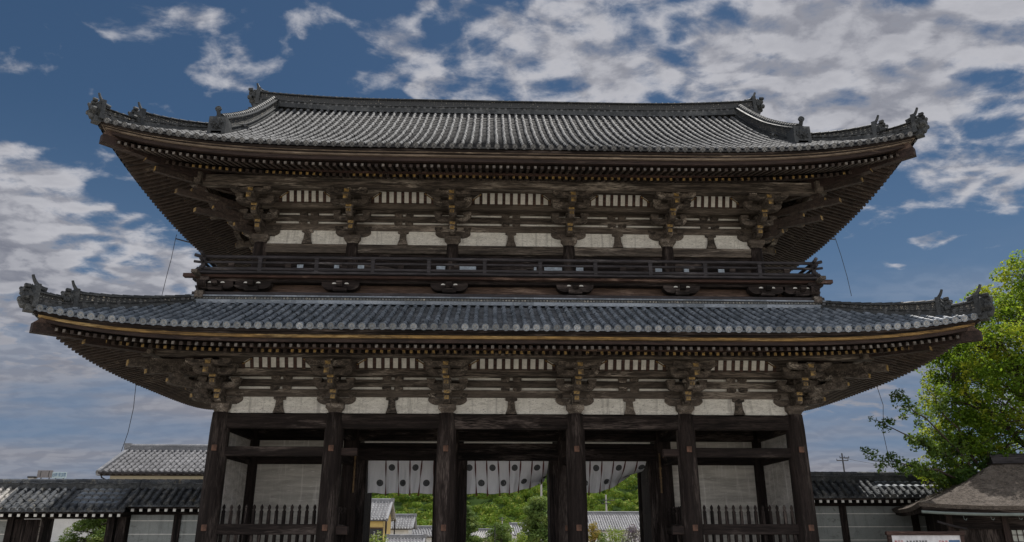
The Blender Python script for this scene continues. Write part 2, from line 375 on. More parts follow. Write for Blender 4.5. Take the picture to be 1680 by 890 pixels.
mb = MB(); mb.bev(-11.6, 11.6, -1.4, 8.8, 0, .32, .03); mb.build('stone_platform', 'stone', gate)
# columns
def column(r, h, mat):
    m_ = MB(); zz = [0, .25, h*.3, h*.6, h*.9, h]; rr = [r*1.0, r*1.02, r*1.02, r, r*.97, r*.90]
    m_.tube([(0, 0, z) for z in zz], rr, 20); return m_
first = None
for j, y in enumerate(CY):
    for i, x in enumerate(CX):
        if first is None:
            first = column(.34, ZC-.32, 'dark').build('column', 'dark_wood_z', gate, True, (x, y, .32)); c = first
            st = MB(); st.tube([(0, 0, -.02), (0, 0, .12), (0, 0, .16)], [.52, .50, .42], 20); st.build('column_base', 'stone', c)
            c0 = c
        else: c = dup(first, gate, (x, y, .32))
        if j == 0:
            c['_f'] = 1
front_cols = [o for o in gate.children if o.get('_f')]
pe = None
for c in front_cols:
    del c['_f']
    for z in (3.92, 1.35):
        if pe is None:
            q = MB(); q.bev(-.085, .085, -.375, -.30, -.10, .10, .012); pe = q.build('tie_beam_end', 'orange_peg', c, False, (0, 0, z))
        else: dup(pe, c, (0, 0, z))
# big tie beams of the front, middle and back rows
def beam_x(name, x0, x1, y, z0, z1, th, mat, parent=gate):
    q = MB(); q.bev(x0, x1, y-th/2, y+th/2, z0, z1, .015); return q.build(name, mat, parent)
def beam_y(name, y0, y1, x, z0, z1, th, mat, parent=gate):
    q = MB(); q.bev(x-th/2, x+th/2, y0, y1, z0, z1, .015); return q.build(name, mat, parent)
for j, y in enumerate(CY):
    for a, b_ in zip(CX, CX[1:]):
        beam_x('head_tie_beam', a+.25, b_-.25, y, 4.93, 5.42, .34, 'dark_wood_x')
for x in CX:
    for a, b_ in zip(CY, CY[1:]):
        beam_y('head_tie_beam', a+.25, b_-.25, x, 4.90, 5.40, .30, 'dark_wood_y')
        beam_y('cross_tie_beam', a+.25, b_-.25, x, 3.98, 4.26, .26, 'dark_wood_y')
for (a, b_) in ((CX[0], CX[1]), (CX[4], CX[5])):
    beam_x('wall_tie_beam', a+.25, b_-.25, 0, 3.99, 4.31, .30, 'dark_wood_x')
    beam_x('wall_tie_beam', a+.25, b_-.25, 3.7, 4.02, 4.34, .28, 'dark_wood_x')
    beam_x('wall_tie_beam', a+.25, b_-.25, 7.4, 4.02, 4.34, .28, 'dark_wood_x')
    q = MB(); q.box(a+.3, b_-.3, 3.66, 3.74, .32, 4.02); q.build('plaster_panel', 'plaster_boards', gate)
    q = MB(); q.box(a+.3, b_-.3, 3.66, 3.74, 4.34, 4.93); q.build('plaster_panel', 'plaster_boards', gate)
    q = MB(); q.box(a+.3, b_-.3, 7.37, 7.43, 1.2, 4.02); q.build('plaster_panel', 'plaster_boards', gate)
for x in (CX[0], CX[5]):
    for a, b_ in zip(CY, CY[1:]):
        q = MB(); q.box(x-.04, x+.04, a+.3, b_-.3, .32, 3.98); q.build('plaster_panel', 'plaster_dirty', gate)
        q = MB(); q.box(x-.04, x+.04, a+.3, b_-.3, 4.26, 4.90); q.build('plaster_panel', 'plaster_dirty', gate)
# ceiling of the passage
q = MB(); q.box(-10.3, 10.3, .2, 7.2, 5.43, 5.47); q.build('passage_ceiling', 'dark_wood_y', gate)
# door frames of the middle row
for i in (1, 2, 3):
    a, b_ = CX[i], CX[i+1]; jw = .65
    q = MB(); q.bev(a+.28, b_-.28, 3.55, 3.85, 4.17, 4.62, .015); q.build('door_lintel', 'dark_wood_x', gate)
    q = MB(); q.box(a+.3, b_-.3, 3.66, 3.74, 4.62, 4.84); q.build('transom_board', 'dark_wood_x', gate)
    q = MB(); q.box(a+.5, b_-.5, 3.60, 3.68, 4.845, 4.90); q.build('plaster_strip', 'white_strip', gate)
    for s_, c_ in ((1, a), (-1, b_)):
        q = MB(); x0, x1 = sorted((c_+s_*.30, c_+s_*jw)); 
        for k in range(4):
            xa = x0+(x1-x0)*k/4; q.bev(xa+.004, xa+(x1-x0)/4-.004, 3.56+.01*(k % 2), 3.84, .32, 4.17, .008)
        d_ = q.build('door_jamb', 'dark_wood_z', gate)
        # opened plank door leaf folded back towards the rear
        q = MB(); xx = c_+s_*(jw-.10)
        q.bev(xx-.05, xx+.05, 3.86, 5.3, .45, 4.1, .01)
        for zb in (1.0, 2.2, 3.4): q.box(xx+s_*.05-.02, xx+s_*.05+.02, 3.9, 5.25, zb, zb+.14)
        q.build('door_leaf', 'dark_wood_z', gate)
        if i != 2 and ((i == 1 and s_ == 1) or (i == 3 and s_ == -1)):
            q = MB(); q.box(c_+s_*.22-.03, c_+s_*.22+.03, 3.30, 3.36, 2.95, 4.45); q.box(c_+s_*.22-.05, c_+s_*.22+.05, 3.29, 3.365, 3.85, 3.9); q.box(c_+s_*.22-.05, c_+s_*.22+.05, 3.29, 3.365, 3.5, 3.53)
            q.build('door_hinge_strap', 'bronze', gate)
# short tie stubs beside the door bays
for s_ in (-1, 1):
    q = MB(); q.bev(min(s_*5.3, s_*5.85), max(s_*5.3, s_*5.85), -.12, .12, 4.02, 4.27, .015); q.build('tie_beam_stub', 'fascia_wood', gate)
    q = MB(); q.bev(min(s_*5.45, s_*5.85), max(s_*5.45, s_*5.85), -.12, .12, 1.45, 1.72, .015); q.build('tie_beam_stub', 'fascia_wood', gate)
# guardian fences (end bays)
def picket_mesh():
    q = MB(); prof = [(0.055, -1.2), (.066, .0), (.060, .36), (.068, .40), (.034, .46), (.058, .53), (.046, .58), (.006, .64)]
    q.tube([(0, 0, z) for _, z in prof], [r_ for r_, _ in prof], 8); return q
pk = None
def fence_run(horizontal, a, b_, fixed):
    global pk
    L = b_-a
    if horizontal:
        f = MB(); f.bev(0, L, -.11, .11, 1.45, 1.79, .015); f.bev(0, L, -.13, .13, .32, .55, .015); fo = f.build('guard_fence', 'dark_wood_x', gate, False, (a, fixed, 0))
    else:
        f = MB(); f.bev(-.11, .11, 0, L, 1.45, 1.79, .015); f.bev(-.13, .13, 0, L, .32, .55, .015); fo = f.build('guard_fence', 'dark_wood_y', gate, False, (fixed, a, 0))
    n_ = int(L/.24)
    for k in range(n_):
        t = (k+.5)*L/n_; lo = (t, 0, 1.78) if horizontal else (0, t, 1.78)
        if pk is None: pk = picket_mesh().build('picket', 'dark_wood_z', fo, True, lo)
        else: dup(pk, fo, lo)
fence_run(True, CX[0]+.33, CX[1]-.33, 0); fence_run(True, CX[4]+.33, CX[5]-.33, 0)
fence_run(False, .33, 3.37, CX[1]); fence_run(False, .33, 3.37, CX[4])

# --------------------------------------------------------------- bracket sets
ARM = .235
def arm_prof(h, z0, z1):
    """boat-shaped bracket arm profile along local axis, half length h"""
    c = z1-z0
    return [(-h, z1), (-h, z0+c*.62), (-h+.05, z0+c*.36), (-h+.13, z0+c*.14), (-h+.25, z0), (h-.25, z0), (h-.13, z0+c*.14), (h-.05, z0+c*.36), (h, z0+c*.62), (h, z1)]
ST = .62
def nose_prof(a, b_, z0, z1):
    """projecting arm: from a (inside) to b_ (outer tip, b_<a)"""
    c = z1-z0; return [(a, z1), (a, z0), (b_+.22, z0), (b_+.10, z0+c*.16), (b_+.03, z0+c*.42), (b_, z0+c*.75), (b_, z1)]
def bracket(m_, gm, side_arms=True, lat=(1, 1)):
    t = .11
    m_.taper(0, 0, 0, .30, .42, .62)
    m_.prism(arm_prof(.68, .30, .54), 'y', -t, t)
    for x in (-.56, .56): m_.taper(x, 0, .54, .72, .20, .30)
    m_.taper(0, 0, .54, .72, .2, .3)
    m_.prism(nose_prof(.5, -ST-.14, .30, .54), 'x', -t, t)
    m_.taper(0, -ST, .54, .72, .20, .30)
    # step 1
    m_.prism(arm_prof(.68, .72, .95), 'y', -ST-t, -ST+t)
    for x in (-.56, 0, .56): m_.taper(x, -ST, .95, 1.12, .20, .30)
    m_.prism(nose_prof(.5, -2*ST-.14, .72, .95), 'x', -t+.002, t-.002)
    m_.taper(0, -2*ST, .95, 1.10, .20, .30)
    # step 2
    m_.prism(arm_prof(.70, 1.10, 1.32), 'y', -2*ST-t, -2*ST+t)
    for x in (-.58, 0, .58): m_.taper(x, -2*ST, 1.32, 1.46, .20, .30)
    # tail rafter, sloping down and out
    r = random.random(); y0, z0, y1, z1 = .5, 1.68, -3*ST-.22, 1.00
    i = len(m_.v)
    m_.hexa([(-.09, y1, z1), (.09, y1, z1), (.09, y0, z0-.24), (-.09, y0, z0-.24), (-.09, y1+.02, z1+.21), (.09, y1+.02, z1+.21), (.09, y0, z0), (-.09, y0, z0)])
    m_.taper(0, -3*ST, 1.17, 1.30, .18, .28)
    # step 3 under the purlin
    m_.prism(arm_prof(.74, 1.30, 1.46), 'y', -3*ST-t, -3*ST+t)
    for x in (-.60, 0, .60): m_.taper(x, -3*ST, 1.42, 1.50, .20, .28)
    # gilded faces
    for (y, za, zb, w) in ((-ST-.155, .40, .53, .075), (-2*ST-.155, .82, .94, .075), (-3*ST-.235, 1.03, 1.19, .085)):
        gm.box(-w, w, y, y+.03, za, zb)
    gm.box(-.10, .10, -ST-.165, -ST-.15, .60, .70); gm.box(-.10, .10, -2*ST-.165, -2*ST-.15, 1.01, 1.09)
    gm.box(-.09, .09, -3*ST-.13, -3*ST-.112, 1.33, 1.45)
bsrc = None
def place_bracket(x, y, z, rz, sc=1):
    global bsrc
    if bsrc is None:
        m_, gm = MB(), Multi(); bracket(m_, gm); bsrc = m_.build('bracket_set', 'bracket_wood_n', gate, False, (x, y, z)); gm.build('gilded_beam_end', 'gilt', bsrc); bsrc.rotation_euler.z = rz; return
    c_ = dup(bsrc, gate, (x, y, z), rz); c_.scale = (sc, sc, sc)
csrc = {}
def place_corner(x, y, z, rz, up=False):
    """diagonal arms of a corner, local -Y is outward along the diagonal"""
    if up not in csrc:
        m_, gm = MB(), Multi(); q2 = sqrt(2); t = .12
        for k, (z0, z1) in enumerate(((.30, .54), (.72, .95), (1.10, 1.32))):
            L = ST*(k+1)*q2+.30
            m_.prism(nose_prof(.2, -L, z0, z1), 'x', -t, t); m_.taper(0, -ST*(k+1)*q2, z1, z1+.17, .24, .34)
            gm.box(-.07, .07, -L-.015, -L+.01, z0+.10, z1-.02)
        for (o_, z_, zt) in (((4.30, 1.50, .22), (3.45, .95, .20), (2.70, .46, .20)) if up else ((3*ST*q2+.75, 1.12, .25), (3*ST*q2+.15, .96, .22))):
            t = .085 if up else .12
            m_.hexa([(-t, -o_, z_), (t, -o_, z_), (t, 0, z_+(.2 if up else .5)), (-t, 0, z_+(.2 if up else .5)), (-t, -o_+.02, z_+zt), (t, -o_+.02, z_+zt), (t, 0, z_+(.2 if up else .5)+zt), (-t, 0, z_+(.2 if up else .5)+zt)])
            gm.box(-.08, .08, -o_-.014, -o_+.008, z_+.03, z_+zt-.03)
        c_ = csrc[up] = m_.build('corner_bracket', 'rafter_wood' if up else 'bracket_wood_n', gate, False, (x, y, z)); gm.build('gilded_beam_end', 'gilt', c_); c_.rotation_euler.z = rz; return
    dup(csrc[up], gate, (x, y, z), rz)

def storey(X, Y, z, pz0, pz1, zo_):
    ya, yb = Y[0], Y[-1]; xa, xb = X[0], X[-1]
    for i, x in enumerate(X):
        place_bracket(x, ya, z, 0); place_bracket(x, yb, z, pi)
    for y in (ya, Y[1], yb):
        k_ = 1 if y == Y[1] else .985; place_bracket(xa, y, z, -pi/2, k_); place_bracket(xb, y, z, pi/2, k_)
    u_ = z > 9; place_corner(xa, ya, z, -pi/4, u_); place_corner(xb, ya, z, pi/4, u_); place_corner(xa, yb, z, -3*pi/4, u_); place_corner(xb, yb, z, 3*pi/4, u_)
    # wall-plane beams on the four sides
    for nm, z0, z1, o_, th in (('wall_beam', .56, .83, 0, .22), ('wall_beam', .92, 1.18, 0, .22), ('wall_beam', 1.27, 1.60, 0, .22),
                               ('bracket_beam', 1.24, 1.46, ST, .20), ('eave_purlin', pz0, pz1, 3*ST, .26)):
        ex = .35
        for (yy, sg) in ((ya-o_, 1), (yb+o_, 1)):
            q = MB(); q.bev(xa-o_-ex, xb+o_+ex, yy-th/2, yy+th/2, z+z0, z+z1, .012); q.build(nm, 'bracket_wood_x', gate)
        for xx in (xa-o_, xb+o_):
            q = MB(); q.bev(xx-th/2+.003, xx+th/2-.003, ya-o_-ex, yb+o_+ex, z+z0+.004, z+z1-.004, .012); q.build(nm, 'bracket_wood_y', gate)
    # plaster, thin white strips, mid struts
    for (P0, P1, horiz, fix) in [(a, b_, True, f) for f in (ya, yb) for a, b_ in zip(X, X[1:])] + [(a, b_, False, f) for f in (xa, xb) for a, b_ in zip(Y, Y[1:])]:
        q = MB(); q2 = MB(); s_ = MB(); mid = (P0+P1)/2
        def bx(m_, a, b_, t, z0, z1):
            if horiz: m_.box(a, b_, fix-t, fix+t, z+z0, z+z1)
            else: m_.box(fix-t, fix+t, a, b_, z+z0, z+z1)
        bx(q, P0+.1, P1-.1, .05, .0, .56); q.build('plaster_panel', 'plaster', gate)
        bx(q2, P0+.1, P1-.1, .06, .83, .92); bx(q2, P0+.1, P1-.1, .06, 1.18, 1.27); q2.build('plaster_strip', 'white_strip', gate)
        # flared strut
        pr = [(mid-.20, 0), (mid+.20, 0), (mid+.135, .20), (mid+.115, .44), (mid+.21, .47), (mid+.21, .56), (mid-.21, .56), (mid-.21, .47), (mid-.115, .44), (mid-.135, .20)]
        pr = [(a, z+b_) for a, b_ in pr]
        s_.prism(pr, 'y' if horiz else 'x', fix-.13, fix+.13)
        for zz in (.80, 1.15):
            for d_ in (-.21, .21):
                if horiz: s_.taper(mid+d_, fix, z+zz-.06, z+zz+.15, .20, .31)
                else: s_.taper(fix, mid+d_, z+zz-.06, z+zz+.15, .20, .31)
        s_.build('bay_strut', 'bracket_wood_n', gate)
        # sloping slatted cove between inner bracket beam and purlin
        sg = -1 if fix in (ya, xa) else 1
        a0, b0 = P0+.78, P1-.78
        if b0-a0 < .8: a0, b0 = P0+.66, P1-.66
        yi, yo = ST+.11, ST+.26; zi, zo = z+1.47, z+zo_
        def pt(u, t, off=0):
            w = sg*(yi+(yo-yi)*t)+fix; zz = zi+(zo-zi)*t-off
            return (u, w, zz) if horiz else (w, u, zz)
        q = MB(); ch = .30
        vs = [pt(a0, 0), pt(b0, 0), pt(b0, .5), pt(b0-ch, 1), pt(a0+ch, 1), pt(a0, .5)]
        q.v += vs; q.face(range(6), 0, .5)
        vs2 = [pt(*p_, -.03) for p_ in ((a0, 0), (b0, 0), (b0, .5), (b0-ch, 1), (a0+ch, 1), (a0, .5))]
        k0 = len(q.v); q.v += vs2; q.face([k0+k for k in range(5, -1, -1)], 0, .5)
        cv = q.build('cove_panel', 'white_strip', gate)
        q = MB(); n_ = max(3, int((b0-a0)/.27)); w_ = (b0-a0)/n_
        for k in range(n_+1):
            u = a0+k*w_; ww = .060; te = 1.0
            e = min(u-a0, b0-u)
            if e < ch: te = .5+.5*max(e, 0)/ch
            P_ = [pt(u-ww, 0, .05), pt(u+ww, 0, .05), pt(u+ww, te, .05), pt(u-ww, te, .05), pt(u-ww, 0, .0), pt(u+ww, 0, .0), pt(u+ww, te, .0), pt(u-ww, te, .0)]
            q.hexa(P_)
        q.build('cove_slats', 'red_wood_x', cv)
        # closed boards either side of the cove (behind the arms)
        q = MB()
        for (e0, e1, c1) in ((P0-.05, a0, a0+ch), (P1+.05, b0, b0-ch)):
            i = len(q.v); q.v += [pt(e0, 0), pt(e1, 0), pt(e1, .5), pt(c1, 1), pt(e0, 1)]; q.face(range(i, i+5), 0)
        i = len(q.v); q.v += [pt(P0-.05, 1), pt(P1+.05, 1), pt(P1+.05, 1, -.5), pt(P0-.05, 1, -.5)]; q.face(range(i, i+4), 0)
        q.build('cove_board', 'bracket_wood_x', cv)
        # gold edged chamfers
        for (u0, u1) in ((a0-.02, a0+ch), (b0+.02, b0-ch)):
            q = MB(); A, B_ = Vector(pt(u0, .46, .055)), Vector(pt(u1, 1, .055)); q.tube([A, B_], .022, 6); q.build('cove_gilt_edge', 'gold_strip', cv)
storey(CX, CY, ZC, 1.60, 1.76, 1.80); storey(UX, UY, ZU, 1.52, 1.96, 1.86)

# --------------------------------------------------------------- roofs
class Roof:
    def __init__(s, W_, Yf, Yb, z0, a, b_, L, Rr=8.4, q=3.3, fl=7.0):
        s.W, s.Yf, s.Yb, s.z0, s.a, s.b, s.L, s.R, s.q, s.fl = W_, Yf, Yb, z0, a, b_, L, Rr, q, fl
    def g(s, c): return s.L*max(0, 1-max(c, 0)/s.R)**s.q
    def pt(s, side, t, d, dz=0):
        """side 0 front,1 right,2 back,3 left; t = position along the eave (x or y), d inward distance"""
        if side in (0, 2):
            c = s.W-abs(t); z = s.z0+s.a*d+s.b*d*d+s.g(c)*max(0, 1-d/s.fl)
            return Vector((t, s.Yf+d if side == 0 else s.Yb-d, z+dz))
        c = min(t-s.Yf, s.Yb-t); z = s.z0+s.a*d+s.b*d*d+s.g(c)*max(0, 1-d/s.fl)
        return Vector((s.W-d if side == 1 else -s.W+d, t, z+dz))
def tiled_slope(m_, rf, side, dmaxf, t0, t1, sp=.31, seg=.30, rr=.088, mcov=0, mpan=2, mrd=1, skip=None, rnd=True):
    n_ = int(round((t1-t0)/sp)); sp = (t1-t0)/n_
    for k in range(n_+1):
        t = t0+k*sp; dm = dmaxf(t)
        # pan between k and k+1
        if k < n_:
            tm = t+sp/2; dmp = max(dmaxf(tm), 0.02); ns = max(1, int(math.ceil(dmp/seg))); 
            for j in range(ns):
                d0, d1 = dmp*j/ns, dmp*(j+1)/ns+.03; r = random.random(); sk = skip and skip(tm, (d0+d1)/2); sg_f = -.20 if sk else .14; up0 = .10 if sk else .042
                row = []
                for d_, up in ((d0, up0), (d1, 0)):
                    i = len(m_.v); row.append(i)
                    for q in range(5):
                        f = q/4-.5; p = rf.pt(side, t+sp*(.5+f*.92), d_, -.02+up+sg_f*f*f+(.05 if sk else 0))
                        m_.v.append(tuple(p))
                for q in range(4): m_.face((row[0]+q, row[0]+q+1, row[1]+q+1, row[1]+q), mpan if not sk else 3, r)
                if True:   # little lip
                    i = len(m_.v)
                    for q in range(5):
                        f = q/4-.5; m_.v.append(tuple(rf.pt(side, t+sp*(.5+f*.92), d0, -.02+sg_f*f*f-.02+(.05 if sk else 0))))
                    for q in range(4): m_.face((i+q, i+q+1, row[0]+q+1, row[0]+q), mpan, r)
        if dm < .12: continue
        ns = max(1, int(math.ceil(dm/seg)))
        for j in range(ns):
            d0, d1 = dm*j/ns, dm*(j+1)/ns
            if skip and skip(t, (d0+d1)/2): continue
            r = random.random(); jit = random.uniform(-.013, .013)
            rows = []
            for d_, ra in ((d0, rr), (d1+.01, rr*.86)):
                p = rf.pt(side, t, d_); e = .05
                T = (rf.pt(side, t, d_+e)-rf.pt(side, t, d_-e if d_ > e else d_)).normalized()
                S = (rf.pt(side, t+e, d_)-rf.pt(side, t-e, d_)).normalized()
                N = S.cross(T); N = N if N.z > 0 else -N
                i = len(m_.v); rows.append(i)
                for q in range(7):
                    th = pi*q/6; m_.v.append(tuple(p+S*(cos(th)*ra+jit)+N*(sin(th)*ra+.045)))
            for q in range(6): m_.face((rows[0]+q, rows[0]+q+1, rows[1]+q+1, rows[1]+q), mcov, r)
            if j == 0 and rnd:
                p0 = rf.pt(side, t, 0); T = (rf.pt(side, t, .1)-p0).normalized()
                m_.disc(p0+Vector((0, 0, .055))-T*.035, -T, rr*1.25, 12, mrd, .06, .02, None, mcov)
def eave_ring(m_, rf, ins, dz0, dz1, dep, mat=0, n_=44, sides=(0, 1, 2, 3), fl=None):
    """a board following the eaves all round, inset ins, spanning dz0..dz1, depth dep"""
    for sd_ in sides:
        lo, hi = ((-rf.W, rf.W) if sd_ in (0, 2) else (rf.Yf, rf.Yb)); prev = None; r = .5
        for k in range(n_+1):
            u = k/n_; u = .5-.5*cos(pi*u) if False else u
            f = []
            for (i_, dz) in ((ins, dz0), (ins+dep, dz0), (ins+dep, dz1), (ins, dz1)):
                t = lo+i_+(hi-lo-2*i_)*u
                c = (rf.W-abs(t)) if sd_ in (0, 2) else min(t-rf.Yf, rf.Yb-t)
                z = rf.z0+rf.g(c-ins)+dz
                if sd_ == 0: f.append((t, rf.Yf+i_, z))
                elif sd_ == 2: f.append((t, rf.Yb-i_, z))
                elif sd_ == 1: f.append((rf.W-i_, t, z))
                else: f.append((-rf.W+i_, t, z))
            i = len(m_.v); m_.v += f
            if prev is not None:
                if k % 6 == 0: r = random.random()
                for q in range(4): m_.face((prev+q, prev+(q+1) % 4, i+(q+1) % 4, i+q), mat, r)
            prev = i
def sweep_rect(m_, pts, w, h0, h1, mat=0, side=None, tp=None):
    """ribbon with rectangular section following pts; width w, from h0 to h1 above pts"""
    prev = None
    for i, p in enumerate(pts):
        t = (pts[min(i+1, len(pts)-1)]-pts[max(i-1, 0)]); s_ = side or Vector((t.y, -t.x, 0)).normalized()
        k = len(m_.v)
        f_ = tp[i] if tp else 1
        for (a, b_) in ((-w/2, h0*f_), (w/2, h0*f_), (w/2, h1*f_), (-w/2, h1*f_)): m_.v.append(tuple(p+s_*a+Vector((0, 0, b_))))
        if prev is not None:
            for q in range(4): m_.face((prev+q, prev+(q+1) % 4, k+(q+1) % 4, k+q), mat)
        else: m_.face((k+3, k+2, k+1, k), mat)
        prev = k
    m_.face((prev, prev+1, prev+2, prev+3), mat)
def ridge(name, pts, h, parent, w=.36, side=None, roundels=True, end=1.0):
    """a built-up tile ridge: stepped base courses, a ring-tile band and a round cap"""
    m_ = MB()
    n_ = len(pts)-1; tp = [end+(1-end)*(1-k/n_)**1.5 for k in range(n_+1)]
    sweep_rect(m_, pts, w+.16, -.10, h*.14, 0, side, tp); sweep_rect(m_, pts, w+.06, h*.14+.002, h*.30, 0, side, tp)
    sweep_rect(m_, pts, w+.14, h*.30, h*.35, 0, side, tp); sweep_rect(m_, pts, w-.06, h*.35, h*.80, 1, side, tp)
    sweep_rect(m_, pts, w+.08, h*.80, h*.87, 0, side, tp)
    # cap made of tile lengths
    acc = 0
    for ia, (a, b_) in enumerate(zip(pts, pts[1:])):
        L = (b_-a).length; nn = max(1, int(round(L/.3)))
        for k in range(nn):
            p, q = a.lerp(b_, k/nn), a.lerp(b_, (k+1)/nn); u0 = tp[ia]+(tp[ia+1]-tp[ia])*k/nn; u1 = tp[ia]+(tp[ia+1]-tp[ia])*(k+1)/nn
            m_.tube([p+Vector((0, 0, h*.87*u0)), q+Vector((0, 0, h*.87*u1))], [w*.34, w*.28], 10, 0)
        if roundels:
            s_ = side or Vector(((b_-a).y, -(b_-a).x, 0)).normalized()
            for k in range(nn):
                p = a.lerp(b_, (k+.5)/nn)+Vector((0, 0, h*.23))
                for sg in (-1, 1): m_.disc(p+s_*sg*(w/2+.05), s_*sg, .06, 8, 2, .04)
    return m_.build(name, ['ridge_tile', 'ring_tiles', 'roof_tile'], parent)
def ornament(parent, p, outdir, sc=1.0, frontal=False):
    """demon-face end tile with upswept horn; outdir horizontal unit vector"""
    o_ = Vector(outdir).normalized(); s_ = Vector((-o_.y, o_.x, 0)); up = Vector((0, 0, 1)); m_ = MB()
    def P_(a, b_, c): return Vector(p)+o_*a*sc+s_*b_*sc+up*c*sc
    # back slab
    def hx(a0, a1, b0, c0, c1, b1=None):
        b1 = b0 if b1 is None else b1
        m_.hexa([P_(a0, -b0, c0), P_(a1, -b0, c0), P_(a1, b0, c0), P_(a0, b0, c0), P_(a0, -b1, c1), P_(a1, -b1, c1), P_(a1, b1, c1), P_(a0, b1, c1)])
    hx(-.10, .06, .31, -.10, .74, .27)
    if frontal: hx(-.5, .20, .36, -.1, .66, .34)
    # lumpy carved face: grid of a half ellipsoid displaced by noise
    NU, NV = 18, 12; base = len(m_.v)
    off = .18 if frontal else .06
    for j in range(NV+1):
        ph = pi*j/NV
        for i in range(NU+1):
            th = -pi/2+pi*i/NU
            nx, ny, nz = cos(th)*sin(ph), sin(th)*sin(ph), cos(ph)
            k = (.8 if frontal else 1)+.32*mnoise.noise(Vector((nx*3.1+p[0], ny*3.1, nz*3.1)))+.18*mnoise.noise(Vector((nx*8, ny*8+p[0], nz*8)))
            m_.v.append(tuple(P_(off+nx*(.20 if frontal else .34)*k, ny*.30*k, .36+nz*.34*k)))
    for j in range(NV):
        for i in range(NU):
            a = base+j*(NU+1)+i; m_.face((a, a+1, a+NU+2, a+NU+1), 0, .4)
    # brow / curls
    for (b_, c, r_) in () if frontal else ((-.16, .50, .085), (.16, .50, .085), (-.26, .22, .10), (.26, .22, .10), (0, .18, .09), (-.28, .60, .07), (.28, .60, .07)):
        q = P_(off+(.16 if frontal else .26), b_, c); m_.tube([q-o_*.1*sc, q+o_*.06*sc, q+o_*.09*sc], [r_*sc, r_*sc, r_*.5*sc], 8)
    hx(-.06, .20, .20, -.22, .0)
    # horn (upturned round tile)
    path = []; rad = []
    for k in range(9):
        u = k/8; path.append(P_(-.34+.60*u-.10*u**3, 0, .62+.06*u+.40*u**2.2)); rad.append((.10-.055*u)*sc)
    if frontal:
        m_.tube([P_(-.1, 0, .58), P_(.08, 0, .68), P_(.22, 0, .84), P_(.26, 0, .92)], [.09*sc, .085*sc, .08*sc, .09*sc], 10)
        m_.disc(P_(.31, 0, .96), o_+Vector((0, 0, .15)), .125*sc, 14, 0, .07, .02)
    else: m_.tube(path, rad, 10)
    return m_.build('ridge_ornament', ['ridge_tile', 'roundel'], parent)

def rafters(rf, wall_o, zf, zb, name, sf, sb):
    """two tiers of square rafters on four sides; returns list of front flying ones built as own meshes"""
    sp = .235; stuff = MB(); single = []
    def lift(c, d): return rf.g(c-.3)*max(0, 1-d/9.0)
    for side in (0, 1, 2, 3):
        lo, hi = ((-rf.W, rf.W) if side in (0, 2) else (rf.Yf, rf.Yb))
        n_ = int((hi-lo-.9)/sp); s0 = (lo+hi)/2-n_*sp/2
        for k in range(n_+1):
            t = s0+k*sp; c = min(t-lo, hi-t)
            for tier in (0, 1):
                d0 = .42 if tier == 0 else 1.55; d1 = min(2.0 if tier == 0 else wall_o+.1, c-.04)
                if d1-d0 < .12: continue
                hw, hh = (.050, .115) if tier == 0 else (.055, .125)
                P_ = []
                for up in (0, hh):
                    for (d_, s_) in ((d0, -hw), (d0, hw), (d1, hw), (d1, -hw)):
                        z = (rf.z0+zf+sf*(d_-.42) if tier == 0 else rf.z0+zb+sb*(d_-1.55))+lift(c, d_)+up
                        tt = t+s_
                        P_.append({0: (tt, rf.Yf+d_, z), 1: (rf.W-d_, tt, z), 2: (-tt+lo+hi, rf.Yb-d_, z), 3: (-rf.W+d_, tt, z)}[side])
                if side == 0 and tier == 0 and name == 'lower' and abs(k-n_/2) <= 50 and len(single) < 100:
                    q = MB(); q.hexa(P_); single.append(q)
                else: stuff.hexa(P_, 0)
                # worn pale / gilded end faces
                if True:
                    mt = 1 if tier == 0 else 2
                    tgt = stuff if not (side == 0 and tier == 0 and name == 'lower' and single and P_[0][0] == single[-1].v[0][0]) else single[-1]
                    e = .012
                    A = [Vector(P_[i]) for i in (0, 1, 5, 4)]; cen = sum(A, Vector())/4
                    dr = {0: Vector((0, -e, 0)), 1: Vector((e, 0, 0)), 2: Vector((0, e, 0)), 3: Vector((-e, 0, 0))}[side]
                    if random.random() < (.6 if tier == 0 else .7):
                        tgt.quad(*[cen+(a-cen)*.82+dr for a in A], mat=mt)
    # boards over the rafters (flying and base tiers)
    bo = MB()
    for side in (0, 1, 2, 3):
        lo, hi = ((-rf.W, rf.W) if side in (0, 2) else (rf.Yf, rf.Yb)); N_ = 60
        for (da, db, tier) in ((.40, 1.75, 0), (1.60, wall_o+.2, 1)):
            prev = None
            for k in range(N_+1):
                row = []
                for d_ in (da, db):
                    t = lo+d_+(hi-lo-2*d_)*k/N_; c = min(t-lo, hi-t)
                    z = (rf.z0+zf+sf*(d_-.42)+.117 if tier == 0 else rf.z0+zb+sb*(d_-1.55)+.127)+lift(c, d_)
                    row.append({0: (t, rf.Yf+d_, z), 1: (rf.W-d_, t, z), 2: (t, rf.Yb-d_, z), 3: (-rf.W+d_, t, z)}[side])
                i = len(bo.v); bo.v += row
                if prev is not None: bo.face((prev, i, i+1, prev+1), 0)
                prev = i
    # middle eave board sitting on the base rafter tips
    par = bo.build('eave_soffit', 'rafter_wood', gate)
    m_ = MB(); eave_ring(m_, rf, 1.50, zb+.129, zb+.215, .10, 0); m_.build('inner_eave_board', 'red_wood_x', par)
    for q in single: q.build('rafter', ['rafter_wood', 'pale_end', 'gilt'], gate)
    tag(stuff.build('rafter', ['rafter_wood', 'pale_end', 'gilt'], gate), kind='stuff')

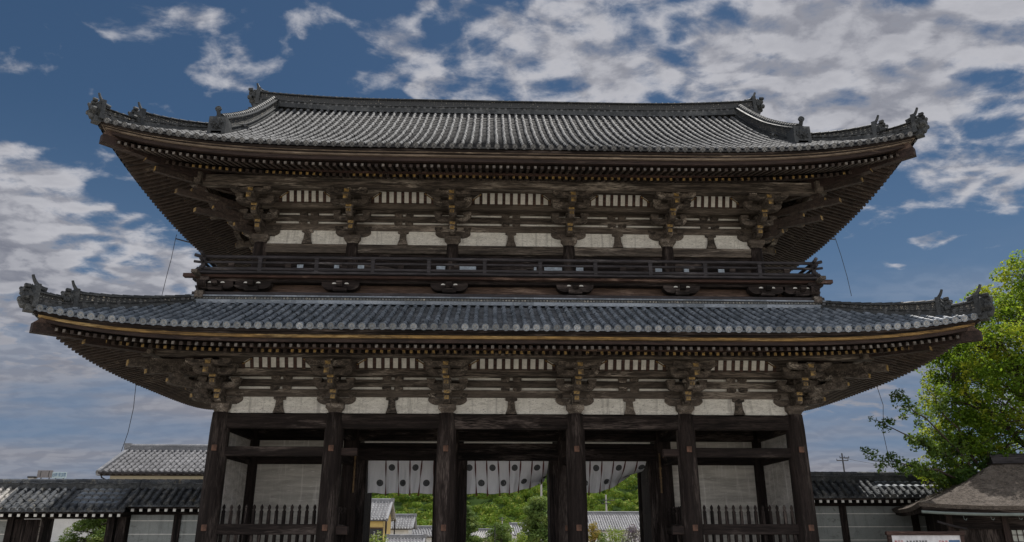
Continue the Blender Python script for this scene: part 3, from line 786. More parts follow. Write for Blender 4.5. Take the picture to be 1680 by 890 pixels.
def eaves(rf, part, gold, k=1.0):
    m_ = MB(); eave_ring(m_, rf, .10, -.13*k, -.02, .5); m_.build('eave_shadow_board', 'dark_wood_x', part)
    m_ = MB(); eave_ring(m_, rf, .20, -.205*k, -.134*k, .40); m_.build('upper_fascia', 'dark_wood_x', part)
    if not gold:
        m_ = MB(); eave_ring(m_, rf, .165, -.125, -.090, .4); m_.build('pale_fascia_line', 'pale_line', part)
    m_ = MB(); eave_ring(m_, rf, .255, (-.325 if gold else -.285)*k, -.208*k, .35); m_.build('gilt_fascia', 'gold_strip' if gold else 'pale_line', part)
    m_ = MB(); eave_ring(m_, rf, .34, -.49*k, (-.328 if gold else -.288)*k, .22); m_.build('lower_fascia', 'fascia_wood', part)

def corner_beams(rf, part, o_in, ztip, O_tip, zin):
    for sx in (-1, 1):
        for sy in (0, 1):
            yo = rf.Yf if sy == 0 else rf.Yb; dy_ = 1 if sy == 0 else -1
            def pt(d_): return Vector((sx*(rf.W-d_), yo+dy_*d_, 0))
            A, B_ = pt(O_tip), pt(o_in); t = (B_-A).normalized(); s_ = Vector((-t.y, t.x, 0))*.13
            q = MB()
            q.hexa([A-s_+Vector((0, 0, ztip)), A+s_+Vector((0, 0, ztip)), B_+s_+Vector((0, 0, zin)), B_-s_+Vector((0, 0, zin)),
                    A-s_+Vector((0, 0, ztip+.30)), A+s_+Vector((0, 0, ztip+.30)), B_+s_+Vector((0, 0, zin+.4)), B_-s_+Vector((0, 0, zin+.4))])
            A2 = pt(O_tip+1.05); q2z = ztip-.10
            q.hexa([A2-s_*1.1+Vector((0, 0, q2z)), A2+s_*1.1+Vector((0, 0, q2z)), B_+s_*1.1+Vector((0, 0, zin-.12)), B_-s_*1.1+Vector((0, 0, zin-.12)),
                    A2-s_*1.1+Vector((0, 0, q2z+.26)), A2+s_*1.1+Vector((0, 0, q2z+.26)), B_+s_*1.1+Vector((0, 0, zin+.2)), B_-s_*1.1+Vector((0, 0, zin+.2))])
            h = q.build('hip_rafter', 'fascia_wood', part)
            q = MB(); ee = t*-.02
            q.hexa([A2-s_*.9+ee+Vector((0, 0, q2z+.02)), A2+s_*.9+ee+Vector((0, 0, q2z+.02)), A2+s_*.9+Vector((0, 0, q2z+.02)), A2-s_*.9+Vector((0, 0, q2z+.02)),
                    A2-s_*.9+ee+Vector((0, 0, q2z+.24)), A2+s_*.9+ee+Vector((0, 0, q2z+.24)), A2+s_*.9+Vector((0, 0, q2z+.24)), A2-s_*.9+Vector((0, 0, q2z+.24))])
            q.build('gilded_beam_end', 'gilt', part)
            # carved triangular block between hip rafter and fascia
            C_ = pt(.32); D_ = pt(.85); q = MB(); zt = rf.z0+rf.g(0)
            q.hexa([A-s_*.7+Vector((0, 0, ztip+.30)), A+s_*.7+Vector((0, 0, ztip+.30)), D_+s_*.7+Vector((0, 0, ztip+.34)), D_-s_*.7+Vector((0, 0, ztip+.34)),
                    C_-s_*.7+Vector((0, 0, zt-.25)), C_+s_*.7+Vector((0, 0, zt-.25)), D_+s_*.7+Vector((0, 0, zt-.15)), D_-s_*.7+Vector((0, 0, zt-.15))])
            q.build('corner_block', 'pink_wood_x', part)

# ---- lower roof
RL = Roof(14.65, -4.65, 12.05, 7.34, .443, .012, .56)
m_ = MB()
for sd_ in (0, 2): tiled_slope(m_, RL, sd_, lambda t: min(3.62, RL.W-abs(t)), -RL.W+.12, RL.W-.12, mcov=0)
for sd_ in (1, 3): tiled_slope(m_, RL, sd_, lambda t: min(3.62, t-RL.Yf, RL.Yb-t), RL.Yf+.12, RL.Yb-.12)
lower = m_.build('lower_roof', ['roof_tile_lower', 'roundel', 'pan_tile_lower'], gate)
eaves(RL, lower, True, .74)
rafters(RL, 4.65, -.52, -.43, 'lower', .24, .19)
corner_beams(RL, lower, 4.5, 7.16, .18, 7.3)
def hip_pts(rf, sx, sy, d0, d1, n_=10):
    out = []
    for k in range(n_+1):
        d_ = d0+(d1-d0)*k/n_; z = rf.pt(0, rf.W-d_, d_).z
        out.append(Vector((sx*(rf.W-d_), (rf.Yf+d_) if sy == 0 else (rf.Yb-d_), z+.05)))
    return out
def end_tile(part, rf, sx, sy):
    p = hip_pts(rf, sx, sy, 0, .4, 2); o_ = Vector((sx, -1 if sy == 0 else 1, 0)).normalized(); q = MB()
    b_ = p[0]
    q.tube([b_-o_*.4, b_-o_*.03, b_+o_*.10, b_+o_*.19+Vector((0, 0, .10))], [.12, .12, .12, .07], 10)
    q.disc(b_+o_*.02, o_+Vector((0, 0, -.3)), .12, 12, 0, .05, .02)
    q.build('corner_tile', ['ridge_tile', 'roundel'], part)
for sx in (-1, 1):
    for sy in (0, 1):
        dirv = (sx, -1 if sy == 0 else 1, 0)
        ridge('corner_ridge', hip_pts(RL, sx, sy, .12, .90, 6), .50, lower, .30, end=.6); p = hip_pts(RL, sx, sy, .10, 1, 1)[0]; ornament(lower, p, dirv, .88)
        ridge('corner_ridge', hip_pts(RL, sx, sy, .92, 3.75, 12), .52, lower, .32, end=.42); p = hip_pts(RL, sx, sy, .86, 2, 1)[0]; ornament(lower, p, dirv, .80)
        end_tile(lower, RL, sx, sy)
# tile band against the waist
zt = RL.pt(0, 0, 3.62).z
for sd_, (A, B_) in enumerate((((-11.35, -1.17), (11.35, -1.17)), ((11.35, -1.17), (11.35, 8.57)), ((11.35, 8.57), (-11.35, 8.57)), ((-11.35, 8.57), (-11.35, -1.17)))):
    q = MB(); pts = [Vector((A[0], A[1], zt-.04)).lerp(Vector((B_[0], B_[1], zt-.04)), k/30) for k in range(31)]
    sweep_rect(q, pts, .34, 0, .13, 0); sweep_rect(q, pts, .26, .131, .25, 1); sweep_rect(q, pts, .32, .251, .30, 0)
    q.build('waist_ridge', ['roof_tile_lower', 'ring_tiles'], lower)

# ---- waist and balcony
WZ = zt+.2; WX = 10.85; WY0, WY1 = -.95, 8.35
q = MB(); q.box(-WX+.25, WX-.25, WY0+.25, WY1-.25, WZ-.5, WZ+.9); q.build('waist_wall', 'pink_wood_x', gate)
def ring_beam(name, o_, z0, z1, th, mx, my, ext=.0):
    for yy in (WY0-o_, WY1+o_):
        q = MB(); q.bev(-WX-o_-ext, WX+o_+ext, yy-th/2, yy+th/2, z0, z1, .012); q.build(name, mx, gate)
    for xx in (-WX-o_, WX+o_):
        q = MB(); q.bev(xx-th/2, xx+th/2, WY0-o_-ext, WY1+o_+ext, z0+.004, z1-.004, .012); q.build(name, my, gate)
# derived from the photograph: heights of the waist bands at the front plane
def zat(py, Y): return at_y(840, py, Y).z
Yb_ = -1.15
z_b0, z_b1 = zat(491, Yb_), zat(484, Yb_)
ring_beam('waist_beam', .10, z_b0-.1, z_b1, .3, 'grey_wood_x', 'bracket_wood_y', .3)
z_p = zat(467, Yb_)
ring_beam('balcony_beam', .0, z_p, zat(460, Yb_), .3, 'dark_wood_x', 'dark_wood_y', .35)
ring_beam('balcony_beam', .22, zat(459, -1.3), zat(453, -1.3), .2, 'red_wood_x', 'bracket_wood_y', .55)
zfl = zat(452, -1.45)
q = MB(); q.bev(-WX-.3, WX+.3, WY0-.5, WY1+.5, zfl-.02, zfl+.07, .015); q.build('balcony_floor', 'grey_wood_x', gate)
wb = None
def waist_bracket(x, y, rz):
    global wb
    if wb is None:
        q = MB(); hh = z_p-z_b1
        q.prism(arm_prof(.66, hh*.30, hh), 'y', -.16, .16); q.bev(-.24, .24, -.24, .16, hh*.08, hh*.62, .02); q.prism(nose_prof(.2, -.42, hh*.45, hh*.95), 'x', -.1, .1)
        wb = q.build('waist_bracket', 'dark_wood_x', gate, False, (x, y, z_b1)); wb.rotation_euler.z = rz
        for x_ in (-.22, .22):
            q = MB(); q.prism([(x_+.075*cos(pi*k/8), hh*.84+.05*sin(pi*k/8)) for k in range(9)], 'y', -.172, -.155); q.build('crescent_inlay', 'white_strip', wb)
        return
    dup(wb, gate, (x, y, z_b1), rz)
for x in (-10.45, -9.2, -6.1, -2.25, 2.25, 6.1, 9.2, 10.45):
    waist_bracket(x, WY0-.08, 0); waist_bracket(x, WY1+.08, pi)
for y in (WY0+.3, 3.7, WY1-.3): waist_bracket(-WX-.08, y, -pi/2); waist_bracket(WX+.08, y, pi/2)
# corner beam noses poking out
for sx in (-1, 1):
    for (yy, z_, L, hh) in ((WY0+.02, zat(462, -1), .50, .20), (WY0+.05, zat(478, -1), .34, .22), (WY0-.2, zat(452, -1), .36, .14)):
        q = MB(); a, b_ = sx*WX, sx*(WX+L); q.bev(min(a, b_), max(a, b_), yy-.13, yy+.13, z_-hh/2, z_+hh/2, .03); q.build('beam_nose', 'grey_wood_x', gate)
# railing
RO = .38; ztop = zat(425, WY0-RO); zmid = zat(436, WY0-RO); zbot = zat(449, WY0-RO)
rail = MB()
def rails(A, B_, ext):
    A = Vector(A); B_ = Vector(B_); d_ = (B_-A).normalized()
    for (z_, r_, e, up) in ((ztop-.05, .062, ext, .07), (zmid, .05, ext, .03), (zbot+.06, .065, ext*.6, 0)):
        pts = [A-d_*e+Vector((0, 0, z_+up)), A-d_*e*.5+Vector((0, 0, z_+up*.3)), A+Vector((0, 0, z_)), B_+Vector((0, 0, z_)), B_+d_*e*.5+Vector((0, 0, z_+up*.3)), B_+d_*e+Vector((0, 0, z_+up))]
        rail.tube(pts, r_, 8)
cs = [(-WX-.08, WY0-RO), (WX+.08, WY0-RO), (WX+.08, WY1+RO), (-WX-.08, WY1+RO)]
for k in range(4): rails((*cs[k], 0), (*cs[(k+1) % 4], 0), .34)
railo = rail.build('balcony_railing', 'grey_wood_x', gate, True)
ps = None
def rpost(x, y, h=0):
    global ps
    if ps is None:
        q = MB(); q.bev(-.065, .065, -.065, .065, zbot-.10, ztop-.11, .01); q.taper(0, 0, ztop-.16, ztop-.09, .10, .17)
        ps = q.build('rail_post', 'grey_wood_x', railo, False, (x, y, 0)); return
    dup(ps, railo, (x, y, 0))
npst = 11
for k in range(npst+1):
    x = cs[0][0]+(cs[1][0]-cs[0][0])*k/npst; rpost(x, cs[0][1]); rpost(x, cs[2][1])
for k in range(1, 5):
    y = cs[0][1]+(cs[3][1]-cs[0][1])*k/5; rpost(cs[0][0], y); rpost(cs[1][0], y)
for k in range(npst):                      # short struts under the middle rail
    x = cs[0][0]+(cs[1][0]-cs[0][0])*(k+.5)/npst
    st_ = MB(); st_.bev(x-.10, x+.10, cs[0][1]-.05, cs[0][1]+.05, zbot+.1, zmid-.03, .01); st_.build('rail_strut', 'dark_wood_x', railo)
# ---- upper body walls
q = MB()
for y in (UY[0], UY[-1]): q.box(UX[0], UX[-1], y-.05, y+.05, zfl, 11.6)
for x in (UX[0], UX[-1]): q.box(x-.05, x+.05, UY[0], UY[-1], zfl, 11.6)
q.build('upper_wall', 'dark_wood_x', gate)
uc = None
for y in UY:
    for x in UX:
        if y == UY[1] and x not in (UX[0], UX[-1]): continue
        if uc is None:
            uc = column(.27, ZU-zfl, 'd').build('upper_column', 'dark_wood_z', gate, True, (x, y, zfl))
        else: dup(uc, gate, (x, y, zfl))
for y in (UY[0], UY[-1]):
    for a, b_ in zip(UX, UX[1:]): beam_x('upper_tie_beam', a+.2, b_-.2, y, 11.62, 11.98, .26, 'bracket_wood_x')
for x in (UX[0], UX[-1]):
    for a, b_ in zip(UY, UY[1:]): beam_y('upper_tie_beam', a+.2, b_-.2, x, 11.62, 11.98, .26, 'bracket_wood_y')
zw0, zw1 = zat(449, .48), zat(434, .48)  # sky light seen through the building is put into flat pale blue panels
for (p0, p1) in ((487, 497), (548, 556), (586, 597), (716, 731), (753, 781), (793, 797), (876, 880), (893, 922), (943, 957), (1075, 1088), (1122, 1130), (1178, 1188)):
    a, b_ = at_y(p0, 442, .48).x, at_y(p1, 442, .48).x
    q = MB(); q.box(a, b_, .47, .495, zw0, zw1); q.build('window_sky_panel', 'window_sky_blue', gate)

# ---- upper roof (hip-and-gable)
RU = Roof(14.12, -4.1, 11.5, 13.78, .605, .0215, .86, 12.0, 4.1, 4.6)
XG = 11.15; HD = 7.8
m_ = MB()
fm = lambda t: (HD-.15 if abs(t) <= XG else RU.W-abs(t))
for sd_ in (0, 2): tiled_slope(m_, RU, sd_, fm, -RU.W+.12, RU.W-.12, sp=.303, rr=.077)
for sd_ in (1, 3): tiled_slope(m_, RU, sd_, lambda t: min(3.9, t-RU.Yf, RU.Yb-t), RU.Yf+.12, RU.Yb-.12, sp=.303, rr=.077)
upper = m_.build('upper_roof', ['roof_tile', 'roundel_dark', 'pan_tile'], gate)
eaves(RU, upper, False, .74)
rafters(RU, 4.65, -.56, -.385, 'upper', .32, .42)
corner_beams(RU, upper, 4.5, 13.86, .22, 13.75)
zr = RU.pt(0, 0, HD).z
for sx in (-1, 1):
    for sy in (0, 1):
        dirv = (sx, -1 if sy == 0 else 1, 0)
        ridge('corner_ridge', hip_pts(RU, sx, sy, .10, 1.02, 6), .46, upper, .30, end=.6); ornament(upper, hip_pts(RU, sx, sy, .08, 1, 1)[0], dirv, .85)
        ridge('corner_ridge', hip_pts(RU, sx, sy, 1.04, 3.7, 12), .60, upper, .32, end=.36); ornament(upper, hip_pts(RU, sx, sy, .98, 2, 1)[0], dirv, .85)
        end_tile(upper, RU, sx, sy)
        # descending ridge beside the gable
        pts = []
        for k in range(15):
            d_ = 2.0+(HD-.25-2.0)*k/14; p = RU.pt(0, 10.75, d_); pts.append(Vector((sx*10.75, p.y if sy == 0 else RU.Yf+RU.Yb-p.y, p.z+.05)))
        ridge('descending_ridge', pts, .80, upper, .42, Vector((1, 0, 0)), False, end=.88)
        ornament(upper, pts[0]+Vector((0, -.1 if sy == 0 else .1, -.02)), (0, -1 if sy == 0 else 1, 0), .90, True)
    # gable wall and bargeboards
    q = MB(); zz = RU.pt(1, 3.7, 3.7).z
    n_ = 16; pr = [(RU.Yf+3.2, zz-.6)]+[(RU.Yf+3.2+k*(HD-3.2)/n_*1.0, RU.pt(0, 10.6, 3.2+k*(HD-3.2)/n_).z-.12) for k in range(n_+1)]
    pr += [(RU.Yf+RU.Yb-a, b_) for a, b_ in pr[::-1][1:]]
    q.prism(pr, 'x', sx*10.5-.04, sx*10.5+.04); q.build('gable_wall', 'dark_wood_z', upper)
    q = MB()
    for sgn in (0, 1):
        pts = []
        for k in range(13):
            d_ = 2.9+(HD-2.9)*k/12; p = RU.pt(0, 11.2, d_); pts.append(Vector((sx*11.22, p.y if sgn == 0 else RU.Yf+RU.Yb-p.y, p.z)))
        sweep_rect(q, pts, .10, -.42, -.06, 0, Vector((1, 0, 0)))
    q.build('bargeboard', 'bracket_wood_n', upper)
# main ridge with slightly upswept ends
pts = []
for k in range(41):
    x = -11.45+22.9*k/40; pts.append(Vector((x, YC, zr-.10+.28*max(0, (abs(x)-5)/6.45)**2.2)))
mr = ridge('main_ridge', pts, .72, upper, .46, Vector((0, 1, 0)))
for sx in (-1, 1): 
    ornament(upper, pts[0 if sx < 0 else -1]+Vector((sx*.05, 0, .05)), (sx, 0, 0), 1.05)
    q = MB()
    for k in range(3): q.bev(min(sx*(11.3-.0), sx*(11.62-.10*(2-k)*0+.12*k)), max(sx*11.3, sx*(11.62+.12*k)), YC-.35-.2*k, YC-.05-.2*k, zr-.1-.3*k, zr+.1-.3*k, .03)
    q.build('verge_tile', 'ridge_tile', upper)
# conductor rods and hanging cables
def cable(pts, parent=gate, r=.012, name='conductor_cable'):
    q = MB(); q.tube([Vector(p) for p in pts], r, 5); return q.build(name, 'iron', parent)
for (pxs, Y) in (([(288, 392), (303, 396), 3.5]), 0), ([(1370, 393), (1357, 392), 3.5], 0), ([(223, 632), (236, 630), 3.5], 0), ([(1440, 632), (1425, 630), 3.5], 0):
    a = at_y(*pxs[0], pxs[2]); b_ = at_y(*pxs[1], pxs[2]); cable([a, b_.lerp(b_+(b_-a), .8)], r=.03, name='conductor_rod')
def cab(pl, Y): cable([at_y(x, y, Y) for x, y in pl])
cab([(290, 385), (288, 392), (281, 425), (273, 455), (265, 488)], 3.5)
cab([(1368, 385), (1372, 396), (1380, 420), (1390, 455), (1397, 486)], 3.5)
cab([(223, 632), (219, 670), (210, 710), (199, 741)], 3.5)
cab([(1438, 632), (1449, 665), (1449, 710), (1456, 742), (1470, 768)], 3.5)

# ------------------------------------------------------------------ door curtains
def crest(m_, f, cx, ct, rad, mat_b=1, mat_g=2):
    """round chrysanthemum crest lying on the cloth f(x,t)->(point,normal side)"""
    def ring(rr, n, off, ph=0):
        i = len(m_.v)
        for k in range(n):
            th = 2*pi*k/n+ph; m_.v.append(tuple(f(cx+rr*cos(th), ct+rr*sin(th), off)))
        return i
    n = 32; a = ring(rad, n, .006); b_ = ring(rad*.5, n, .006); c_ = len(m_.v); m_.v.append(tuple(f(cx, ct, .006)))
    for k in range(n):
        m_.face((a+k, a+(k+1) % n, b_+(k+1) % n, b_+k), mat_b); m_.face((b_+k, b_+(k+1) % n, c_), mat_b)
    for k in range(16):                                   # sixteen petals
        th = 2*pi*k/16; P_ = []
        for rr, d_ in ((.22, -.05), (.80, -.13), (.90, 0), (.80, .13), (.22, .05)):
            P_.append(f(cx+rad*rr*cos(th+d_), ct+rad*rr*sin(th+d_), .010))
        i = len(m_.v); m_.v += [tuple(p) for p in P_]; m_.face(range(i, i+5), mat_g)
    i = ring(rad*.15, 10, .012); m_.face(range(i, i+10), mat_g)
def curtain(x0, x1, pitch, off, phi, lab, flip):
    t = empty('door_curtain', ((x0+x1)/2, 3.70, 4.19)); tag(t, lab, 'curtain', 'crested curtains across the gate openings')
    xm = (x0+x1)/2; L = 1.25
    def f(x, tt, o_=0):
        x = min(max(x, x0-xm), x1-xm)
        u = (x-(x0-xm))/(x1-x0); ph = phi(u); sag = 1-.25*ph*tt*0
        a = ph*min(1, .25+tt/L*.9)
        yy = tt*sin(a)+.055*sin(x*13.4+1.7*sin(x*3))*min(1, tt*1.6)+.012*sin(x*41+tt*5)*tt
        z = -tt*cos(a)
        return Vector((x-.05*tt*sin(x*2)-.10*ph*tt, yy-o_, z))
    m_ = MB(); nx, nz = 110, 16
    for i in range(nx+1):
        for j in range(nz+1):
            x = x0-xm+(x1-x0)*i/nx; tt = (L+.02*sin(x*7))*j/nz; m_.v.append(tuple(f(x, tt)))
    for i in range(nx):
        for j in range(nz):
            a = i*(nz+1)+j; m_.face((a, a+1, a+nz+2, a+nz+1), 0)
    cl_ = m_.build('curtain_cloth', ['cloth'], t, True)
    k = 0; xx = off
    while xx < x1-x0+pitch:
        c_ = xx-pitch/2; 
        if -.02 < c_ < x1-x0+.05:
            q = MB(); crest(q, f, x0-xm+min(max(c_, .02), x1-x0), (.28 if (k+flip) % 2 else .86), .125, 0, 1); q.build('crest', ['cloth_black', 'cloth_grey'], cl_)
        if 0 < xx < x1-x0:
            q = MB(); pr = None; xl = x0-xm+xx; lean = random.uniform(-.07, .07)
            for j in range(9):
                tt = (L+.09)*j/8; w_ = .018+.012*sin(j); a, b_ = f(xl-w_+lean*tt, tt, .02), f(xl+w_+lean*tt, tt, .03); i = len(q.v); q.v += [tuple(a), tuple(b_)]
                if pr is not None: q.face((pr, pr+1, i+1, i), 0)
                pr = i
            q.build('ribbon', ['ribbon'], cl_)
        xx += pitch; k += 1
    q = MB(); q.tube([(x0-xm, 0, 0), (x1-xm, 0, 0)], .012, 6); q.build('curtain_rod', 'iron', t)
curtain(-5.48, -2.87, .47, .22+.47, lambda u: .05+.04*sin(6*u), 'crested white curtain hanging straight down in the left gate opening', 0)
curtain(-1.60, 1.60, .45, .30, lambda u: .05+1.35*max(0, u-.28)**1.3, 'crested white curtain in the middle gate opening, its right end lifted by wind', 1)
curtain(2.87, 5.48, .47, .37, lambda u: .18+1.15*u**1.4, 'crested white curtain in the right gate opening, blown up towards the jamb', 0)

# ------------------------------------------------------------------ roofed boundary walls
def wall_roof(parent, x0, x1, Yr, half, zr_, slope, skip=None, mats=('wall_tile', 'wall_tile'), name='roof', tipz=None):
    rf = Roof(300, Yr-half, Yr+half, zr_-slope*half, slope, 0, 0)
    m_ = MB()
    tiled_slope(m_, rf, 0, lambda t: half-.05, x0, x1, sp=.29, seg=.24, rr=.085, skip=skip)
    tiled_slope(m_, rf, 2, lambda t: half-.05, x0, x1, sp=.29, seg=.48, rr=.085)
    ro = m_.build(name, list(mats)+[mats[0], 'roof_tile_lower'], parent)
    q = MB(); pts = [Vector((x0+(x1-x0)*k/40, Yr, zr_+.02*sin(k*.7))) for k in range(41)]
    sweep_rect(q, pts, .34, -.06, .07, 1, Vector((0, 1, 0))); sweep_rect(q, pts, .28, .071, .15, 1, Vector((0, 1, 0))); sweep_rect(q, pts, .34, .151, .19, 0, Vector((0, 1, 0)))
    n_ = int((x1-x0)/.3)
    for k in range(n_): q.tube([(x0+(x1-x0)*k/n_, Yr, zr_+.23), (x0+(x1-x0)*(k+1)/n_, Yr, zr_+.23)], [.10, .088], 10)
    q.build('roof_ridge', ['wall_tile', 'ridge_tile'], ro)
    ze = zr_-slope*half
    q = MB(); q.box(x0, x1, Yr-half+.10, Yr+half-.10, ze-.10, ze-.03); q.build('eave_board', 'dark_wood_x', ro)
    q = MB(); n_ = int((x1-x0)/.285)
    for k in range(n_):
        x = x0+(k+.5)*(x1-x0)/n_; q.box(x-.05, x+.05, Yr-half+.16, Yr+half-.16, ze-.20, ze-.101, 0)
        q.box(x-.051, x+.051, Yr-half+.13, Yr-half+.159, ze-.201, ze-.10, 1)
    q.build('rafter_row', ['dark_wood_y', 'white_tip'], ro)
    return ro
def wall_body(parent, x0, x1, Yr, ztop, posts, lift=0):
    q = MB(); q.box(x0, x1, Yr-.20, Yr+.20, 0, ztop); w_ = q.build('wall', 'wall_grey', parent)
    for z in (1.93, 1.45, .97):
        q = MB(); q.box(x0, x1, Yr-.21, Yr-.198, z+lift-.014, z+lift+.014); q.build('white_line', 'white_tip', w_)
    for x in posts:
        q = MB(); q.bev(x-.13, x+.13, Yr-.27, Yr-.12, 0, ztop, .01); q.build('post', 'dark_wood_z', parent)
    q = MB(); q.bev(x0, x1, Yr-.30, Yr+.30, 0, .35, .02); q.build('stone_footing', 'stone', parent)
    q = MB(); q.box(x0, x1, Yr-.25, Yr+.25, ztop-.02, ztop+.10); q.build('wall_plate', 'dark_wood_x', parent)
zR = 3.13
lw = empty('boundary_wall', (0, 0, 0)); tag(lw, 'grey plaster wall with dark tiled roof, running from the left side of the big gate', 'wall', 'tile-roofed boundary walls')
wall_body(lw, -14.2, -10.45, 3.7, 2.16, (-12.45,)); wall_roof(lw, -14.07, -10.4, 3.7, .95, zR, .72, None)
fl_ = empty('boundary_wall', (0, 0, 0)); tag(fl_, 'grey plaster wall section at the far left beyond the small side gate', 'wall', 'tile-roofed boundary walls')
wall_body(fl_, -30, -18.65, 3.7, 2.0, (-21.3, -25)); wall_roof(fl_, -30, -18.6, 3.7, 1.25, zR, .70, None, ('wall_tile_pale', 'wall_tile'))
rw = empty('boundary_wall', (0, 0, 0)); tag(rw, 'grey plaster wall with tiled roof between the big gate and the leafy tree', 'wall', 'tile-roofed boundary walls')
wall_body(rw, 10.4, 27, 3.7, 2.5, (13.0, 15.8, 18.6, 21.4), .27); wall_roof(rw, 10.35, 27, 3.7, .95, zR+.34, .72, lambda t, d: 14.3 < t < 17.2 and d > .42, ('wall_tile', 'wall_tile'))
sg_ = empty('side_gate', (-16.8, 3.7, 0)); tag(sg_, 'small roofed side gate with an open dark plank door in the left wall', 'gate')
def inp(o): o.location = Vector(o.location)-Vector((-16.8, 3.7, 0)); return o
ro = wall_roof(sg_, -18.58, -14.1, 3.7, 1.25, zR, .70, lambda t, d: -16.3 < t < -14.4 and .3 < d < 1.1)
inp(ro)
for (a, b_) in ((-18.65, -18.42), (-17.42, -17.28), (-15.0, -14.72), (-14.62, -14.3)):
    q = MB(); q.bev(a, b_, 3.35, 4.0, 0, 2.14, .012); inp(q.build('post', 'dark_wood_z', sg_))
q = MB(); q.bev(-18.65, -14.3, 3.5, 3.9, 2.0, 2.13, .01); inp(q.build('lintel', 'dark_wood_x', sg_))
q = MB()
for k in range(7): q.bev(-18.42+.143*k, -18.42+.143*(k+1)-.006, 3.42+.006*(k % 2), 3.47, .1, 1.98, .004)
inp(q.build('plank_door', 'dark_wood_z', sg_))
q = MB(); q.bev(-17.43, -17.38, 3.34, 3.36, .1, 2.0, .004); inp(q.build('door_edge_strip', 'pale_end', sg_))

# ------------------------------------------------------------------ generic tiled house
def house(name, label, cat, loc, w, d, zeave, slope, wallmat, tilemat='house_tile', rz=0, group=None, ov=.6, sp=.36, seg=.5, hip=0, extra=None, zb=-2.2):
    h = empty(name, (loc[0], loc[1], 0), rz); tag(h, label, cat, group)
    rf = Roof(w/2, -d/2, d/2, zeave, slope, 0, 0); m_ = MB(); hd = d/2
    fm_ = lambda t: max(.02, min(hd-.02, (w/2-abs(t))+ (hd-hip if hip else 99)))
    for sd_ in (0, 2): tiled_slope(m_, rf, sd_, fm_, -w/2+.05, w/2-.05, sp=sp, seg=seg, rr=.10)
    ro = m_.build('roof', [tilemat, 'house_tile_dark', 'house_tile_dark'], h)
    zr_ = zeave+slope*hd
    q = MB(); hw = w/2; sweep_rect(q, [Vector((-hw, 0, zr_)), Vector((0, 0, zr_-.03)), Vector((hw, 0, zr_))], .34, -.05, .22, 0, Vector((0, 1, 0))); q.tube([(-hw-.05, 0, zr_+.26), (hw+.05, 0, zr_+.26)], .13, 8)
    for sx in (-1, 1): q.taper(sx*hw, 0, zr_-.1, zr_+.42, .30, .36)
    q.build('roof_ridge', 'house_tile_dark', ro)
    q = MB()
    for sx in (-1, 1):
        for sy in (-1, 1):
            q = MB(); sweep_rect(q, [Vector((sx*(hw-.05), sy*hd, zeave)), Vector((sx*(hw-.05), 0, zr_))], .22, -.12, .17, 0, Vector((1, 0, 0))); q.build('verge', 'house_tile_dark', ro)
    a = w/2-ov; b_ = d/2-ov; q = MB(); q.box(-a, a, -b_, b_, zb, zeave+slope*ov-.02)
    zz = zeave+slope*ov-.02; i = len(q.v)
    for sx in (-1, 1):
        i = len(q.v); q.v += [(sx*a, -b_, zz), (sx*a, b_, zz), (sx*a, 0, zr_-.05)]; q.face((i, i+1, i+2))
    q.build('wall', wallmat, h)
    q = MB(); q.box(-a-.02, a+.02, -b_-.06, -b_-.001, zz-.14, zz); q.box(-w/2+.02, w/2-.02, -d/2+.02, -d/2+.14, zeave-.13, zeave-.03); q.build('eave_beam', 'dark_wood_x', h)
    return h
def part(h, name, mat, x0, x1, y0, y1, z0, z1, parent=None):
    q = MB(); q.bev(x0, x1, y0, y1, z0, z1, .01); return q.build(name, mat, parent or h)

# storehouse behind the left wall
h = house('storehouse', 'cream storehouse with a grey tiled roof rising behind the left wall', 'storehouse', (-16.35, 20.2, 0), 12.2, 6.4, 4.58, .48, 'cream_wall', 'house_tile', 0, None, .5, .34, .45, zb=-1.5)
q = MB(); q.tube([(-6.0, -3.26, 4.60), (6.1, -3.26, 4.60)], .06, 8); q.tube([(-5.9, -3.23, 4.58), (-5.85, -3.1, 4.35), (-5.62, -2.76, 4.2), (-5.62, -2.76, -1)], .04, 8); q.build('gutter', 'grey_wood_x', h)
part(h, 'wall_band', 'white_tip', -5.6, 5.6, -2.74, -2.702, 4.15, 4.23)
# mauve-shuttered house seen through the side gate
h = house('house', 'low white house with a mauve shutter seen through the small side gate', 'house', (-31.5, 30, 0), 12, 7, 2.9, .5, 'white_wall', 'house_tile', 0, None, zb=-2.2)
w_ = part(h, 'window_shutter', 'mauve_panel', -1.4, 1.2, -2.98, -2.92, .75, 2.05); part(h, 'shutter_frame', 'dark_wood_z', -.1, .0, -3.0, -2.981, .75, 2.05, w_)
part(h, 'shutter_frame', 'red_wood_x', -1.55, 1.35, -3.01, -2.982, .62, .74, w_)
g_ = empty('garden_wall', (-30.5, 25, 0)); tag(g_, 'low garden wall capped with tiles in front of the mauve-shuttered house', 'wall')
q = MB(); q.box(-4, 4, -.12, .12, -2.2, .62); q.build('wall', 'white_wall', g_)
rf = Roof(50, -.4, .4, .62, .5, 0, 0); m_ = MB(); tiled_slope(m_, rf, 0, lambda t: .38, -4, 4, .3, .2, .08); tiled_slope(m_, rf, 2, lambda t: .38, -4, 4, .3, .2, .08); m_.build('coping', ['house_tile', 'roundel', 'house_tile_dark'], g_)

